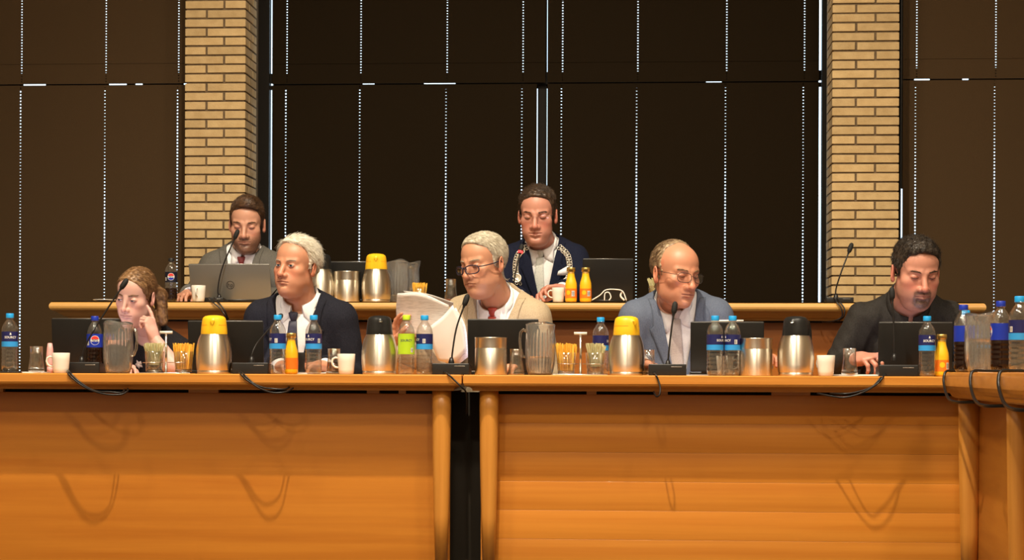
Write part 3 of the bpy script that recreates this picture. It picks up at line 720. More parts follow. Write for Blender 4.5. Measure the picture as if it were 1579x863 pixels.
sachet_glass('pale', 'glass of pale sugar sticks beside the leftmost ribbed jug', F(238, 0.14, ZF + 0.0041), 40, 0.118)
sachet_glass('yellow', 'glass of yellow sugar sticks beside the leftmost yellow-lidded thermos', F(283, 0.14, ZF + 0.0041), 44, 0.118)
thermos('yellow', 'steel thermos with yellow lid before the black laptop of the man in navy', F(330, 0.12), 0.1)
laptop('black laptop behind the yellow-lidded thermos before the man in navy', F(349, 0.33), 0.318, 0.205, 0.12)
bottle('water', 'water bottle with barcode side turned, beside the front-row juice bottle of the man in navy', F(428, 0.10), -1.35, 0.11)
juice_bottle('juice bottle between the two water bottles before the man in navy', F(449, 0.2), 2.6)
bottle('water', 'water bottle with name turned sideways, beside the water glass before the man in navy', F(483.5, 0.12), -0.5, 0.085)
tumbler('water glass half hidden by the mug before the man in navy', F(515, 0.2), 0.05)
mug('white coffee mug between the man in navy and the black-lidded thermos', F(534, 0.12), 0.1, 0.98)
papers('white papers lying before the man in navy', F(495, 0.33), 0.2, 0.16, 4)
o = MB().bbox(-0.018, 0.018, -0.012, 0.012, 0, 0.09, 0.004).build('desk_phone_block', M['black']); o.location = F(463, 0.28); tag(o, 'black upright box behind the juice bottle of the man in navy', 'box')
thermos('black', 'steel thermos with black lid beside the lime-capped bottle', F(585, 0.12), 0.2)
bottle('lime', 'water bottle with lime green label and cap', F(626.5, 0.10), 0.1, 0.07)
bottle('water', 'water bottle with light blue cap beside the lime-labelled bottle', F(654.5, 0.12), -1.3, 0.08)
laptop('black laptop before the man reading papers', F(776, 0.36), 0.295, 0.215, 0.12)
steel_pot('steel canister before the laptop of the man reading papers', F(757, 0.10))
tumbler('empty water glass between a steel canister and a ribbed jug', F(796, 0.12))
jug('ribbed glass water jug beside the middle glass of yellow sugar sticks', F(833, 0.12), 2.9, 0.075)
caddy('chrome caddy rod between yellow and striped sugar sticks', F(895, 0.14))
sachet_glass('yellow', 'glass of yellow sugar sticks beside the middle ribbed jug', F(873, 0.14, ZF + 0.0041), 44, 0.122)
sachet_glass('pale', 'glass of striped sugar sticks beside the yellow-lidded thermos in front of the man in blue-grey', F(918, 0.14, ZF + 0.0041), 40, 0.122)
bottle('water', 'water bottle standing behind the striped sugar sticks', F(926, 0.36), 1.6, 0.15)
thermos('yellow', 'steel thermos with yellow lid before the man in blue-grey', F(966, 0.12), 0.6)
tumbler('water glass behind the thermos by the hand of the man in blue-grey', F(1000, 0.3), 0.04)
laptop('black tablet laptop with white pen on top before the man in blue-grey', F(1121, 0.33), 0.30, 0.205, 0.10, 0.0, pen=True)
papers('white sheet under the microphone of the man in blue-grey', F(1062, 0.22), 0.16, 0.14, 2)
bottle('water', 'water bottle before the tablet laptop, the one nearer the microphone', F(1102.5, 0.10), 0.9, 0.12)
bottle('water', 'water bottle before the tablet laptop, the one touching the steel canister', F(1129.5, 0.12), -1.0, 0.11)
mug('white coffee mug half hidden behind the paired water bottles', F(1118, 0.2), PI - 0.3, 0.95)
steel_pot('steel canister between the paired water bottles and the black-lidded thermos', F(1166, 0.12))
thermos('black', 'steel thermos with black lid beside the mug without visible handle', F(1227, 0.10), -0.35)
mug('white coffee mug beside the thermos near the man in black', F(1273.5, 0.10), -1.0, 0.98)
papers('white papers by the hand of the man in black', F(1318, 0.22), 0.21, 0.17, 4)
tumbler('water glass standing on papers before the man in black', F(1310, 0.16, ZF + 0.007), 0.02)
laptop('black laptop before the man in the black shirt', F(1411, 0.33), 0.30, 0.205, 0.10)
bottle('water', 'water bottle beside the juice bottle before the man in black', F(1429.5, 0.10), 0.15, 0.06)
juice_bottle('juice bottle at the corner where the side desk begins', F(1452, 0.13), 0.5)
# ---- side desk
sd = lambda px, y: (wx(px, y, 560), y, ZSD)
bottle('cola', 'blue-capped cola bottle beside the jug on the side desk', sd(1485.5, -0.52), 1.8, 0.155, 1.03)
bottle('water', 'water bottle half hidden behind the cola bottle on the side desk', sd(1489, -0.40), 0.6, 0.1, 0.96)
jug('ribbed glass water jug on the side desk', sd(1514, -0.68), 0.6, 0.12)
bottle('cola', 'blue-capped cola bottle between the jug and a water bottle on the side desk', sd(1543, -1.08), -1.7, 0.165)
bottle('water', 'large water bottle with light blue cap at the picture edge', sd(1572, -1.38), -2.4, 0.08, 1.02)
papers('white paper slip lying beside the side desk jug', sd(1520, -0.86), 0.05, 0.06, 2)
# ---- rear desk
bottle('coladark', 'black-capped cola bottle beside the hand of the grey-suited man', Rr(264, 1.72), 0.2, 0.075, 0.9)
mug('white coffee mug before the silver laptop', Rr(306, 1.68), PI/2, 0.95)
laptop('silver laptop with round logo before the grey-suited man', Rr(357, 1.87), 0.41, 0.185, 0.30, -0.05, 'silver', logo=True)
MB()
thermos('black', 'steel thermos with black lid behind the white-haired man in navy', Rr(494, 1.72), 0.2)
steel_pot('steel canister on the raised desk', Rr(535, 1.72))
laptop('black laptop behind the steel canister on the raised desk', Rr(548, 1.85), 0.26, 0.19, 0.12, 0.0, glow=0)
thermos('yellow', 'steel thermos with yellow lid on the raised desk', Rr(580, 1.72), 0.1)
jug('clear jug beside the yellow-lidded thermos on the raised desk', Rr(612, 1.86), 0.4, 0.04)
jug('clear jug beside the yellow sugar sticks on the raised desk', Rr(628, 1.98), 1.2, 0.0)
sachet_glass('yellow', 'glass of yellow sugar sticks on the raised desk', Rr(647, 1.70), 40, 0.11, 0.85)
tumbler('glass of brown tea on the raised desk', Rr(695, 1.72, ZR + 0.01), 0.06)
o = MB().lathe([(0.001, 0), (0.04, 0.0), (0.068, 0.01), (0.068, 0.013), (0.04, 0.004), (0.001, 0.004)], 30).build('saucer', mat('brown saucer', (0.2, 0.07, 0.03), 0.4)); o.location = Rr(700, 1.72, ZR + 0.002); tag(o, 'brown saucer under the glass of tea', 'saucer')
mug('white coffee mug beside the juice bottles of the man with the silver chain', Rr(861, 1.70), 0.1, 0.85)
juice_bottle('juice bottle beside the mug of the man with the silver chain', Rr(880.5, 1.68), 0.1)
juice_bottle('juice bottle next to the white cables on the raised desk', Rr(903, 1.68), 0.3)
laptop('black laptop standing askew beside the two rear juice bottles', Rr(937, 1.86), 0.25, 0.205, 0.14, 0.12)
t = thing('white_cable', 'white charging cable coiled on the raised desk', 'cable', Rr(940, 1.70))
B = np.array(Rr(940, 1.70)); pp = [(912, 463), (925, 455), (934, 447), (948, 446), (960, 449), (966, 463)]
MB().tube(catmull([at(a_, b_, 1.70) - B for a_, b_ in pp], 6), 0.0028, 8).build('wire', M['white'], t)
pp = [(932, 463), (933, 452), (939, 451), (942, 458), (939, 463)]
MB().tube(catmull([at(a_, b_, 1.69) - B for a_, b_ in pp], 6), 0.0028, 8).build('wire', M['white'], t)
MB().tube(catmull([at(a_, b_, 1.71) - B for a_, b_ in [(960, 448), (957, 456), (963, 463)]], 6), 0.0045, 8).build('plug', M['white'], t)
sachet_glass('pale', 'glass of striped sugar sticks behind the man in blue-grey', Rr(1012, 1.72), 30, 0.125, 0.95)
o = MB().lathe([(0.001, 0), (0.03, 0.0), (0.055, 0.008), (0.055, 0.010), (0.001, 0.004)], 26).build('saucer', M['china']); o.location = Rr(161, 1.66); tag(o, 'flat pale saucer at the end of the raised desk', 'saucer')

# ---- microphones and their cables
def mic(label, pxb, yb, neck, cables=None, z=ZF, **kw):
    base = (wx(pxb, yb, 560), yb, z)
    return microphone(label, base, [at(a_, b_, y_) for a_, b_, y_ in neck], [[at(a_, b_, y_*0.62 if y_ < 0 else y_) for a_, b_, y_ in c_] for c_ in cables] if cables else None, **kw)
mic('black gooseneck microphone before the woman', 132, 0.21, [(126, 560, 0.21), (131, 535, 0.21), (152, 497, 0.22), (187, 444, 0.24)],
    [[(104, 572, 0.09), (105, 575, 0.0), (112, 583, -0.015), (133, 598, -0.05), (160, 607, -0.085), (185, 608, -0.07), (196, 603, -0.02), (197, 598, 0.05)],
     [(106, 571, 0.09), (108, 574, 0.0), (122, 588, -0.02), (145, 602, -0.06), (168, 604, -0.075), (188, 605, -0.05), (192, 600, 0.03)]], bw=0.15)
mic('black gooseneck microphone before the man in navy', 390, 0.17, [(388, 560, 0.18), (389, 545, 0.18), (398, 527, 0.2), (424, 497, 0.22)],
    [[(368, 573, 0.09), (371, 576, 0.0), (380, 585, -0.015), (400, 598, -0.05), (420, 605, -0.08), (440, 604, -0.06), (452, 598, 0.02)],
     [(371, 573, 0.09), (376, 577, 0.0), (390, 590, -0.02), (405, 597, -0.045), (420, 599, -0.055), (438, 600, -0.03), (446, 597, 0.03)]])
mic('black gooseneck microphone before the man reading papers', 697, 0.15, [(696, 562, 0.16), (698, 540, 0.16), (704, 505, 0.17), (716, 470, 0.18)],
    [[(684, 573, 0.09), (690, 576, 0.0), (700, 585, -0.015), (712, 597, -0.02), (719, 607, 0.03), (720, 640, 0.1)]])
mic('black gooseneck microphone before the man in blue-grey', 1029, 0.14, [(1030, 566, 0.15), (1031, 545, 0.15), (1035, 510, 0.16), (1039, 482, 0.17)],
    [[(1008, 574, 0.08), (1011, 577, 0.0), (1015, 586, -0.014), (1018, 598, -0.03), (1017, 608, -0.045), (1012, 611, -0.03), (1008, 604, 0.03)]])
mic('black gooseneck microphone before the man in the black shirt', 1383, 0.16, [(1379, 556, 0.17), (1379, 535, 0.17), (1378, 500, 0.18), (1376, 460, 0.19)],
    [[(1366, 577, 0.09), (1362, 581, 0.0), (1352, 592, -0.02), (1330, 605, -0.07), (1305, 612, -0.085), (1285, 611, -0.05), (1260, 606, 0.02)],
     [(1364, 577, 0.09), (1358, 582, 0.0), (1345, 596, -0.02), (1322, 604, -0.05), (1300, 607, -0.06), (1280, 606, 0.02)]], bw=0.155)
mic('black gooseneck microphone before the silver laptop', 331, 1.79, [(338, 462, 1.79), (336, 445, 1.79), (343, 412, 1.79), (362, 367, 1.80)],
    [[(322, 459, 1.66), (326, 464, 1.598), (338, 474, 1.585), (347, 486, 1.57), (352, 497, 1.6)], [(330, 459, 1.66), (336, 465, 1.598), (346, 478, 1.58), (352, 492, 1.6)]], z=ZR, bw=0.11, bh=0.02)
mic('black gooseneck microphone with a glowing red ring', 790, 1.72, [(791, 470, 1.73), (792, 440, 1.73), (796, 415, 1.735), (802, 390, 1.75)], None, z=ZR, led=True, bw=0.12, bh=0.02)
mic('black gooseneck microphone standing before the brick pillar', 1293, 1.72, [(1289, 462, 1.72), (1289, 446, 1.72), (1297, 420, 1.72), (1309, 388, 1.74)],
    [[(1286, 459, 1.66), (1289, 464, 1.598), (1297, 475, 1.578), (1298, 488, 1.58), (1285, 495, 1.60), (1268, 496, 1.7)], [(1291, 459, 1.66), (1295, 465, 1.595), (1302, 476, 1.575), (1301, 488, 1.575), (1294, 494, 1.61)]], z=ZR, bw=0.13, bh=0.022)
for i, (pa, yy, lab) in enumerate([(1456, -0.47, 'black cable loop at the far end of the side desk'), (1500, -1.22, 'black cable loop in the middle of the side desk'), (1541, -1.86, 'black cable loop at the near end of the side desk')]):
    top = np.array([wx(pa, yy, 570), yy, ZSD + 0.004]); ex = float(sx - 0.04*0 + math.sin(-0.04)*(-0.42 - yy)*-1.0)
    ex = float(sx + (-0.42 - yy)*math.sin(-0.04))            # the slab's edge at this depth
    c_ = [(ex + 0.12, yy + 0.06, ZSD + 0.004), (ex + 0.05, yy + 0.03, ZSD + 0.005), (ex + 0.006, yy, ZSD + 0.004), (ex - 0.007, yy - 0.02, ZSD - 0.02), (ex - 0.010, yy - 0.06, ZSD - 0.055),
          (ex - 0.012, yy - 0.16, ZSD - 0.092), (ex - 0.004, yy - 0.28, ZSD - 0.104), (ex + 0.05, yy - 0.36, ZSD - 0.102)]
    t = thing('cable', lab, 'cable', (ex, yy, ZSD), group='cables looped over the side desk'); B = np.array([ex, yy, ZSD])
    MB().tube(catmull([np.array(p) - B for p in c_], 7), 0.0043, 8).build('wire', M['rubber'], t)
    MB().tube(catmull([np.array(p) - B + np.array([0.002, 0.022, -0.003 if 2 < k else 0.0]) for k, p in enumerate(c_)], 7), 0.0040, 8).build('wire', M['rubber'], t)
# ------------------------------------------------------------------ people: smooth distance fields meshed into one skin
f32 = np.float32
def ell(P, c, r, R=None):
    q = P - np.array(c, f32)
    if R is not None: q = q @ R.astype(f32)
    r = np.array(r, f32); k0 = np.sqrt(((q/r)**2).sum(1)); k1 = np.sqrt(((q/(r*r))**2).sum(1))
    return k0*(k0 - 1)/np.maximum(k1, 1e-6)
def cone(P, a, b, ra, rb=None):
    a = np.array(a, f32); b = np.array(b, f32); rb = ra if rb is None else rb
    ab = b - a; h = np.clip(((P - a) @ ab)/max(float(ab @ ab), 1e-9), 0, 1)
    return np.sqrt((((P - a) - h[:, None]*ab)**2).sum(1)) - (ra + (rb - ra)*h)
def smin(a, b, k):
    h = np.clip(0.5 + 0.5*(b - a)/k, 0, 1); return b + (a - b)*h - k*h*(1 - h)
def smax(a, b, k): return -smin(-a, -b, k)
def wob(P, s, seed=0):
    """cheap smooth noise in -1..1"""
    g = np.random.default_rng(seed); out = 0
    for i in range(5):
        d = g.normal(size=3); d /= np.linalg.norm(d); out = out + np.sin(P @ (d*s*(0.7 + 0.35*i)).astype(f32) + f32(g.uniform(0, 6)))
    return out/3.2
def mesh_sdf(F, lo, hi, h, newton=True):
    """narrow-band evaluation and surface nets"""
    lo = np.array(lo, float); hi = np.array(hi, float); B = 4
    nb = np.ceil((hi - lo)/(h*B)).astype(int); n = nb*B + 1
    ctr = np.stack(np.meshgrid(*[lo[i] + (np.arange(nb[i]) + 0.5)*h*B for i in range(3)], indexing='ij'), -1).reshape(-1, 3).astype(f32)
    fc = F(ctr).reshape(nb)
    full = np.repeat(np.repeat(np.repeat(fc, B, 0), B, 1), B, 2); full = np.pad(full, ((0, 1),)*3, mode='edge').astype(f32)
    act = np.abs(fc) < h*B*1.75
    m = np.repeat(np.repeat(np.repeat(act, B, 0), B, 1), B, 2); m = np.pad(m, ((0, 1),)*3, mode='edge')
    m[1:] |= m[:-1]; m[:, 1:] |= m[:, :-1]; m[:, :, 1:] |= m[:, :, :-1]
    idx = np.argwhere(m); full[m] = F((lo + idx*h).astype(f32))
    for ax in range(3):      # close the shape at the grid's border
        sl = [slice(None)]*3
        for e in (0, -1): sl[ax] = e; full[tuple(sl)] = np.maximum(full[tuple(sl)], 1e-4)
    s = full < 0
    c8 = [s[i:n[0]-1+i, j:n[1]-1+j, k:n[2]-1+k] for i in (0, 1) for j in (0, 1) for k in (0, 1)]
    cnt = sum(c.astype(np.int8) for c in c8); cell = (cnt > 0) & (cnt < 8); ci = np.argwhere(cell)
    vid = np.full(cell.shape, -1, np.int64); vid[cell] = np.arange(len(ci))
    acc = np.zeros((len(ci), 3)); w = np.zeros(len(ci)); cor = [(i, j, k) for i in (0, 1) for j in (0, 1) for k in (0, 1)]
    for a_ in cor:
        for ax in range(3):
            if a_[ax]: continue
            b_ = list(a_); b_[ax] = 1
            fa = full[ci[:, 0]+a_[0], ci[:, 1]+a_[1], ci[:, 2]+a_[2]]; fb = full[ci[:, 0]+b_[0], ci[:, 1]+b_[1], ci[:, 2]+b_[2]]
            x = (fa < 0) != (fb < 0); t = np.where(x, fa/np.where(x, fa - fb, 1), 0)
            p = np.tile(np.array(a_, float), (len(ci), 1)); p[:, ax] = t; acc += p*x[:, None]; w += x
    V = lo + h*(ci + acc/np.maximum(w, 1)[:, None]); Q = []
    for ax in range(3):
        u, v = (ax + 1) % 3, (ax + 2) % 3
        s0 = [slice(None)]*3; s1 = [slice(None)]*3; s0[ax] = slice(0, -1); s1[ax] = slice(1, None)
        d = s[tuple(s0)].astype(np.int8) - s[tuple(s1)].astype(np.int8); e = np.argwhere(d != 0)
        e = e[(e[:, u] > 0) & (e[:, v] > 0) & (e[:, u] < n[u]-1) & (e[:, v] < n[v]-1)]
        sg = d[e[:, 0], e[:, 1], e[:, 2]]; o = [e.copy() for _ in range(4)]
        o[1][:, u] -= 1; o[2][:, u] -= 1; o[2][:, v] -= 1; o[3][:, v] -= 1
        q = np.stack([vid[t[:, 0], t[:, 1], t[:, 2]] for t in o], 1)
        q[sg < 0] = q[sg < 0][:, ::-1]; Q.append(q)
    Q = np.concatenate(Q)
    Q = Q[(Q >= 0).all(1)]
    if newton:
        inside = ((V > lo + 1.5*h) & (V < hi - 1.5*h)).all(1)
        Vf = V.astype(f32); f0 = F(Vf); e = h*0.5; g = np.stack([(F(Vf + np.eye(3, dtype=f32)[i]*f32(e)) - f0)/e for i in range(3)], 1)
        gl = (g*g).sum(1); st = np.clip(f0/np.maximum(gl, 0.2), -h*0.6, h*0.6); V = V - (g*st[:, None])*inside[:, None]
    return V, Q
class Frame:
    def __init__(s, o, R): s.o = np.array(o, float); s.R = np.array(R, float)
    def loc(s, p): return (np.array(p, float) - s.o) @ s.R
    def wor(s, p): return np.array(p, float) @ s.R.T + s.o
    def dloc(s, d): return np.array(d, float) @ s.R
def rot(ax, deg):
    return np.array(Matrix.Rotation(math.radians(deg), 3, ax))
def surf_y(F, x, z, y0=-0.3, y1=0.25):
    P = np.stack([x, np.full_like(x, y0), z], 1).astype(f32)
    for _ in range(60): P[:, 1] += np.clip(F(P), -0.01, 0.05)*f32(0.8)
    return np.clip(P[:, 1], y0, y1)
def np_mesh(name, V, Q, mat_, parent, B, col=None, smooth=True):
    me = bpy.data.meshes.new(name); V = np.asarray(V, float) - B
    if isinstance(Q, np.ndarray):
        k = Q.shape[1]; me.vertices.add(len(V)); me.vertices.foreach_set('co', V.ravel().astype(f32))
        me.loops.add(Q.size); me.loops.foreach_set('vertex_index', Q.ravel().astype(np.int32))
        me.polygons.add(len(Q)); me.polygons.foreach_set('loop_start', np.arange(0, Q.size, k, dtype=np.int32)); me.polygons.foreach_set('loop_total', np.full(len(Q), k, np.int32))
    else: me.from_pydata(V.tolist(), [], Q)
    me.update(calc_edges=True); me.polygons.foreach_set('use_smooth', np.full(len(me.polygons), smooth))
    if col is not None:
        at_ = me.color_attributes.new('col', 'FLOAT_COLOR', 'POINT'); c4 = np.ones((len(V), 4), f32); c4[:, :3] = col; at_.data.foreach_set('color', c4.ravel())
    me.materials.append(mat_); me.validate(); return link(name, me, parent)
def patch_grid(name, F, fr, gx, gz, off, thick, mat_, parent, B, col=None):
    """cloth patch laid on the front of a surface: gx, gz (n, m) torso coordinates"""
    n, m = gx.shape; y = surf_y(F, gx.ravel().astype(f32), gz.ravel().astype(f32)).reshape(n, m)
    front = np.stack([gx, y - off - thick, gz], -1).reshape(-1, 3); back = np.stack([gx, y - off + 0.004, gz], -1).reshape(-1, 3)
    V = fr.wor(np.concatenate([front, back])); N = n*m; q = []
    for i in range(n - 1):
        for j in range(m - 1):
            a_, b_, c_, d_ = i*m + j, i*m + j + 1, (i+1)*m + j + 1, (i+1)*m + j
            q.append((a_, d_, c_, b_)); q.append((a_ + N, b_ + N, c_ + N, d_ + N))
    ring = [j for j in range(m)] + [i*m + m - 1 for i in range(1, n)] + [(n-1)*m + j for j in range(m - 2, -1, -1)] + [i*m for i in range(n - 2, 0, -1)]
    for i in range(len(ring)):
        a_, b_ = ring[i], ring[(i+1) % len(ring)]; q.append((a_, b_, b_ + N, a_ + N))
    return np_mesh(name, V, q, mat_, parent, B, col=None if col is None else np.tile(col, (2*N, 1)))

def skin_material():
    m, n, l, b = newmat('skin'); a_ = n.new('ShaderNodeAttribute'); a_.attribute_name = 'col'
    l.new(a_.outputs['Color'], b.inputs['Base Color']); b.inputs['Roughness'].default_value = 0.46
    b.inputs['Subsurface Weight'].default_value = 0.12; b.inputs['Subsurface Radius'].default_value = (0.012, 0.005, 0.003); b.inputs['Subsurface Scale'].default_value = 0.5
    tc = n.new('ShaderNodeTexCoord'); nz = n.new('ShaderNodeTexNoise'); nz.inputs['Scale'].default_value = 260; bp = n.new('ShaderNodeBump'); bp.inputs['Strength'].default_value = 0.10; bp.inputs['Distance'].default_value = 0.002
    l.new(tc.outputs['Object'], nz.inputs['Vector']); l.new(nz.outputs['Fac'], bp.inputs['Height']); l.new(bp.outputs['Normal'], b.inputs['Normal'])
    return m
def hair_material(name, c1, c2):
    m = noisy(name, c1, c2, (55, 55, 55), 0.42, 0.0, 3.0, 0.35, 0.68); return m
def cloth(name, c1, c2, sc=220, rough=0.9, sheen=0.0, bump=0.25):
    m = noisy(name, c1, c2, (sc, sc, sc*0.6), rough, bump, 3.0, 0.35, 0.65, sheen=sheen)
    m.node_tree.nodes['Principled BSDF'].inputs['Specular IOR Level'].default_value = 0.2; return m
M['skin'] = skin_material()
M['vcol'] = skin_material(); M['vcol'].name = 'painted eye'; M['vcol'].node_tree.nodes['Principled BSDF'].inputs['Roughness'].default_value = 0.2; M['vcol'].node_tree.nodes['Principled BSDF'].inputs['Subsurface Weight'].default_value = 0
M['lash'] = mat('dark lashes', (0.03, 0.018, 0.012), 0.6)
M['shirt'] = noisy('white shirt cotton', (0.72, 0.71, 0.71), (0.78, 0.77, 0.76), (150, 150, 150), 0.8, 0.15)
M['lens'] = clear('spectacle lens', (0.96, 0.96, 0.97), 0.05, 0.35, 0.02)
M['wire'] = mat('thin grey metal', (0.25, 0.24, 0.22), 0.25, 1.0)
M['rimblue'] = mat('dark blue spectacle frame', (0.012, 0.012, 0.03), 0.3)
M['rimdark'] = mat('dark spectacle frame', (0.02, 0.018, 0.016), 0.3)
M['chainsilver'] = mat('silver chain', (0.80, 0.75, 0.63), 0.30, 0.6)
M['trouser'] = cloth('dark trouser cloth', (0.012, 0.012, 0.014), (0.02, 0.02, 0.022))
M['seatcloth'] = cloth('dark chair cloth', (0.010, 0.008, 0.008), (0.016, 0.013, 0.012))

def head_field(w=1.0, jw=1.0, fat=0.0, nose=1.0, age=0.4, open_mouth=0.0, neck=None, ear=1.0, nr=0.056, frown=0.0, female=False, chinl=0.0):
    E = rot('Z', 0)
    nb = np.array(neck if neck is not None else (0, 0.06, -0.22))
    def F(P):
        P = P.astype(f32); ax = np.abs(P[:, :1]); Q = np.concatenate([ax, P[:, 1:]], 1)      # mirrored half
        d = ell(P, (0, 0.016, 0.038), (0.0755*w, 0.095, 0.083))
        d = smin(d, ell(P, (0, -0.036, 0.042), (0.060*w, 0.052, 0.055)), 0.03)
        d = smin(d, ell(P, (0, -0.034, -0.030), (0.0575*w, 0.058, 0.076)), 0.03)
        d = smin(d, ell(P, (0, -0.026, -0.074), (0.051*jw, 0.056, 0.043)), 0.028)
        d = smin(d, ell(P, (0, -0.075, -0.103 - chinl), (0.025*jw, 0.020, 0.018)), 0.026)
        d = smin(d, ell(Q, (0.043*jw, 0.0, -0.058), (0.013, 0.025, 0.030)), 0.026)
        d = smin(d, ell(Q, (0.046*w, -0.056, -0.022), (0.021, 0.022, 0.018)), 0.024)
        if fat: 
            d = smin(d, ell(Q, (0.036, -0.042, -0.062), (0.019 + 0.014*fat, 0.026 + 0.012*fat, 0.032)), 0.03)
            d = smin(d, ell(P, (0, -0.030, -0.112), (0.040 + 0.012*fat, 0.045, 0.022 + 0.010*fat)), 0.03)
        if not female: d = smin(d, cone(Q, (0.044, -0.068, 0.019), (0.012, -0.086, 0.0165), 0.0095), 0.014)
        d = smax(d, -ell(Q, (0.0325, -0.100, 0.0005), (0.0185, 0.0165, 0.0115)), 0.012)
        d = smin(d, ell(Q, (0.0318, -0.0775, -0.0005), (0.0150, 0.0122, 0.0110)), 0.0045)
        d = smax(d, -cone(Q, (0.020, -0.0925, 0.0085), (0.043, -0.0865, 0.0085), 0.0014), 0.004)           # lid crease
        if age > 0.5: d = smax(d, -cone(Q, (0.020, -0.0935, -0.0145), (0.042, -0.0865, -0.014), 0.0012), 0.005)  # bags below the eyes
        d = smin(d, cone(P, (0, -0.087, 0.010), (0, -0.111*(0.96 + 0.04*nose), -0.034), 0.0085, 0.0110*nose), 0.011)
        d = smin(d, ell(P, (0, -0.112*(0.95 + 0.05*nose), -0.0395), (0.0130*nose, 0.0125*nose, 0.0105)), 0.006)
        d = smin(d, ell(Q, (0.0148*nose, -0.0985, -0.0425), (0.0078, 0.0105, 0.0085)), 0.006)
        d = smax(d, -ell(Q, (0.0070, -0.107, -0.0515), (0.0042, 0.006, 0.0035)), 0.003)
        d = smin(d, ell(P, (0, -0.074, -0.066), (0.037, 0.0230, 0.028)), 0.02)
        om = open_mouth
        d = smin(d, cone(Q, (0.0245, -0.0880, -0.0670 - 0.003*frown), (0.0, -0.1000, -0.0630), 0.0034, 0.0054), 0.006)
        d = smin(d, cone(Q, (0.021, -0.0865, -0.0722 - om*0.5 - 0.003*frown), (0.0, -0.0972, -0.0752 - om), 0.0038, 0.0064), 0.005)
        d = smax(d, -cone(Q, (0.0275, -0.0930, -0.0695 - 0.0045*frown), (0.0, -0.1035, -0.0684 - om*0.5), 0.0014, 0.0015 + om*0.5), 0.0035)
        d = smax(d, -cone(P, (-0.016, -0.0955, -0.0845 - om), (0.016, -0.0955, -0.0845 - om), 0.0045), 0.010)        # below the lower lip
        d = smin(d, cone(P, nb, (0, 0.020, -0.056), nr*1.05, nr*0.94), 0.020)
        # ears
        Re = rot('X', -12) @ rot('Z', 22)
        e = ell(Q, (0.0805*w, 0.014, -0.008), (0.0075, 0.0185*ear, 0.0315*ear), Re)
        e = smax(e, -ell(Q, (0.0885*w, 0.010, -0.004), (0.0075, 0.0105, 0.020), Re), 0.004)
        e = smin(e, ell(Q, (0.079*w, 0.006, -0.030), (0.0065, 0.009, 0.010)), 0.006)
        return smin(d, e, 0.005)
    return F
def gs(p, c, s): return np.exp(-(((p - np.array(c))/np.array(s))**2).sum(1))
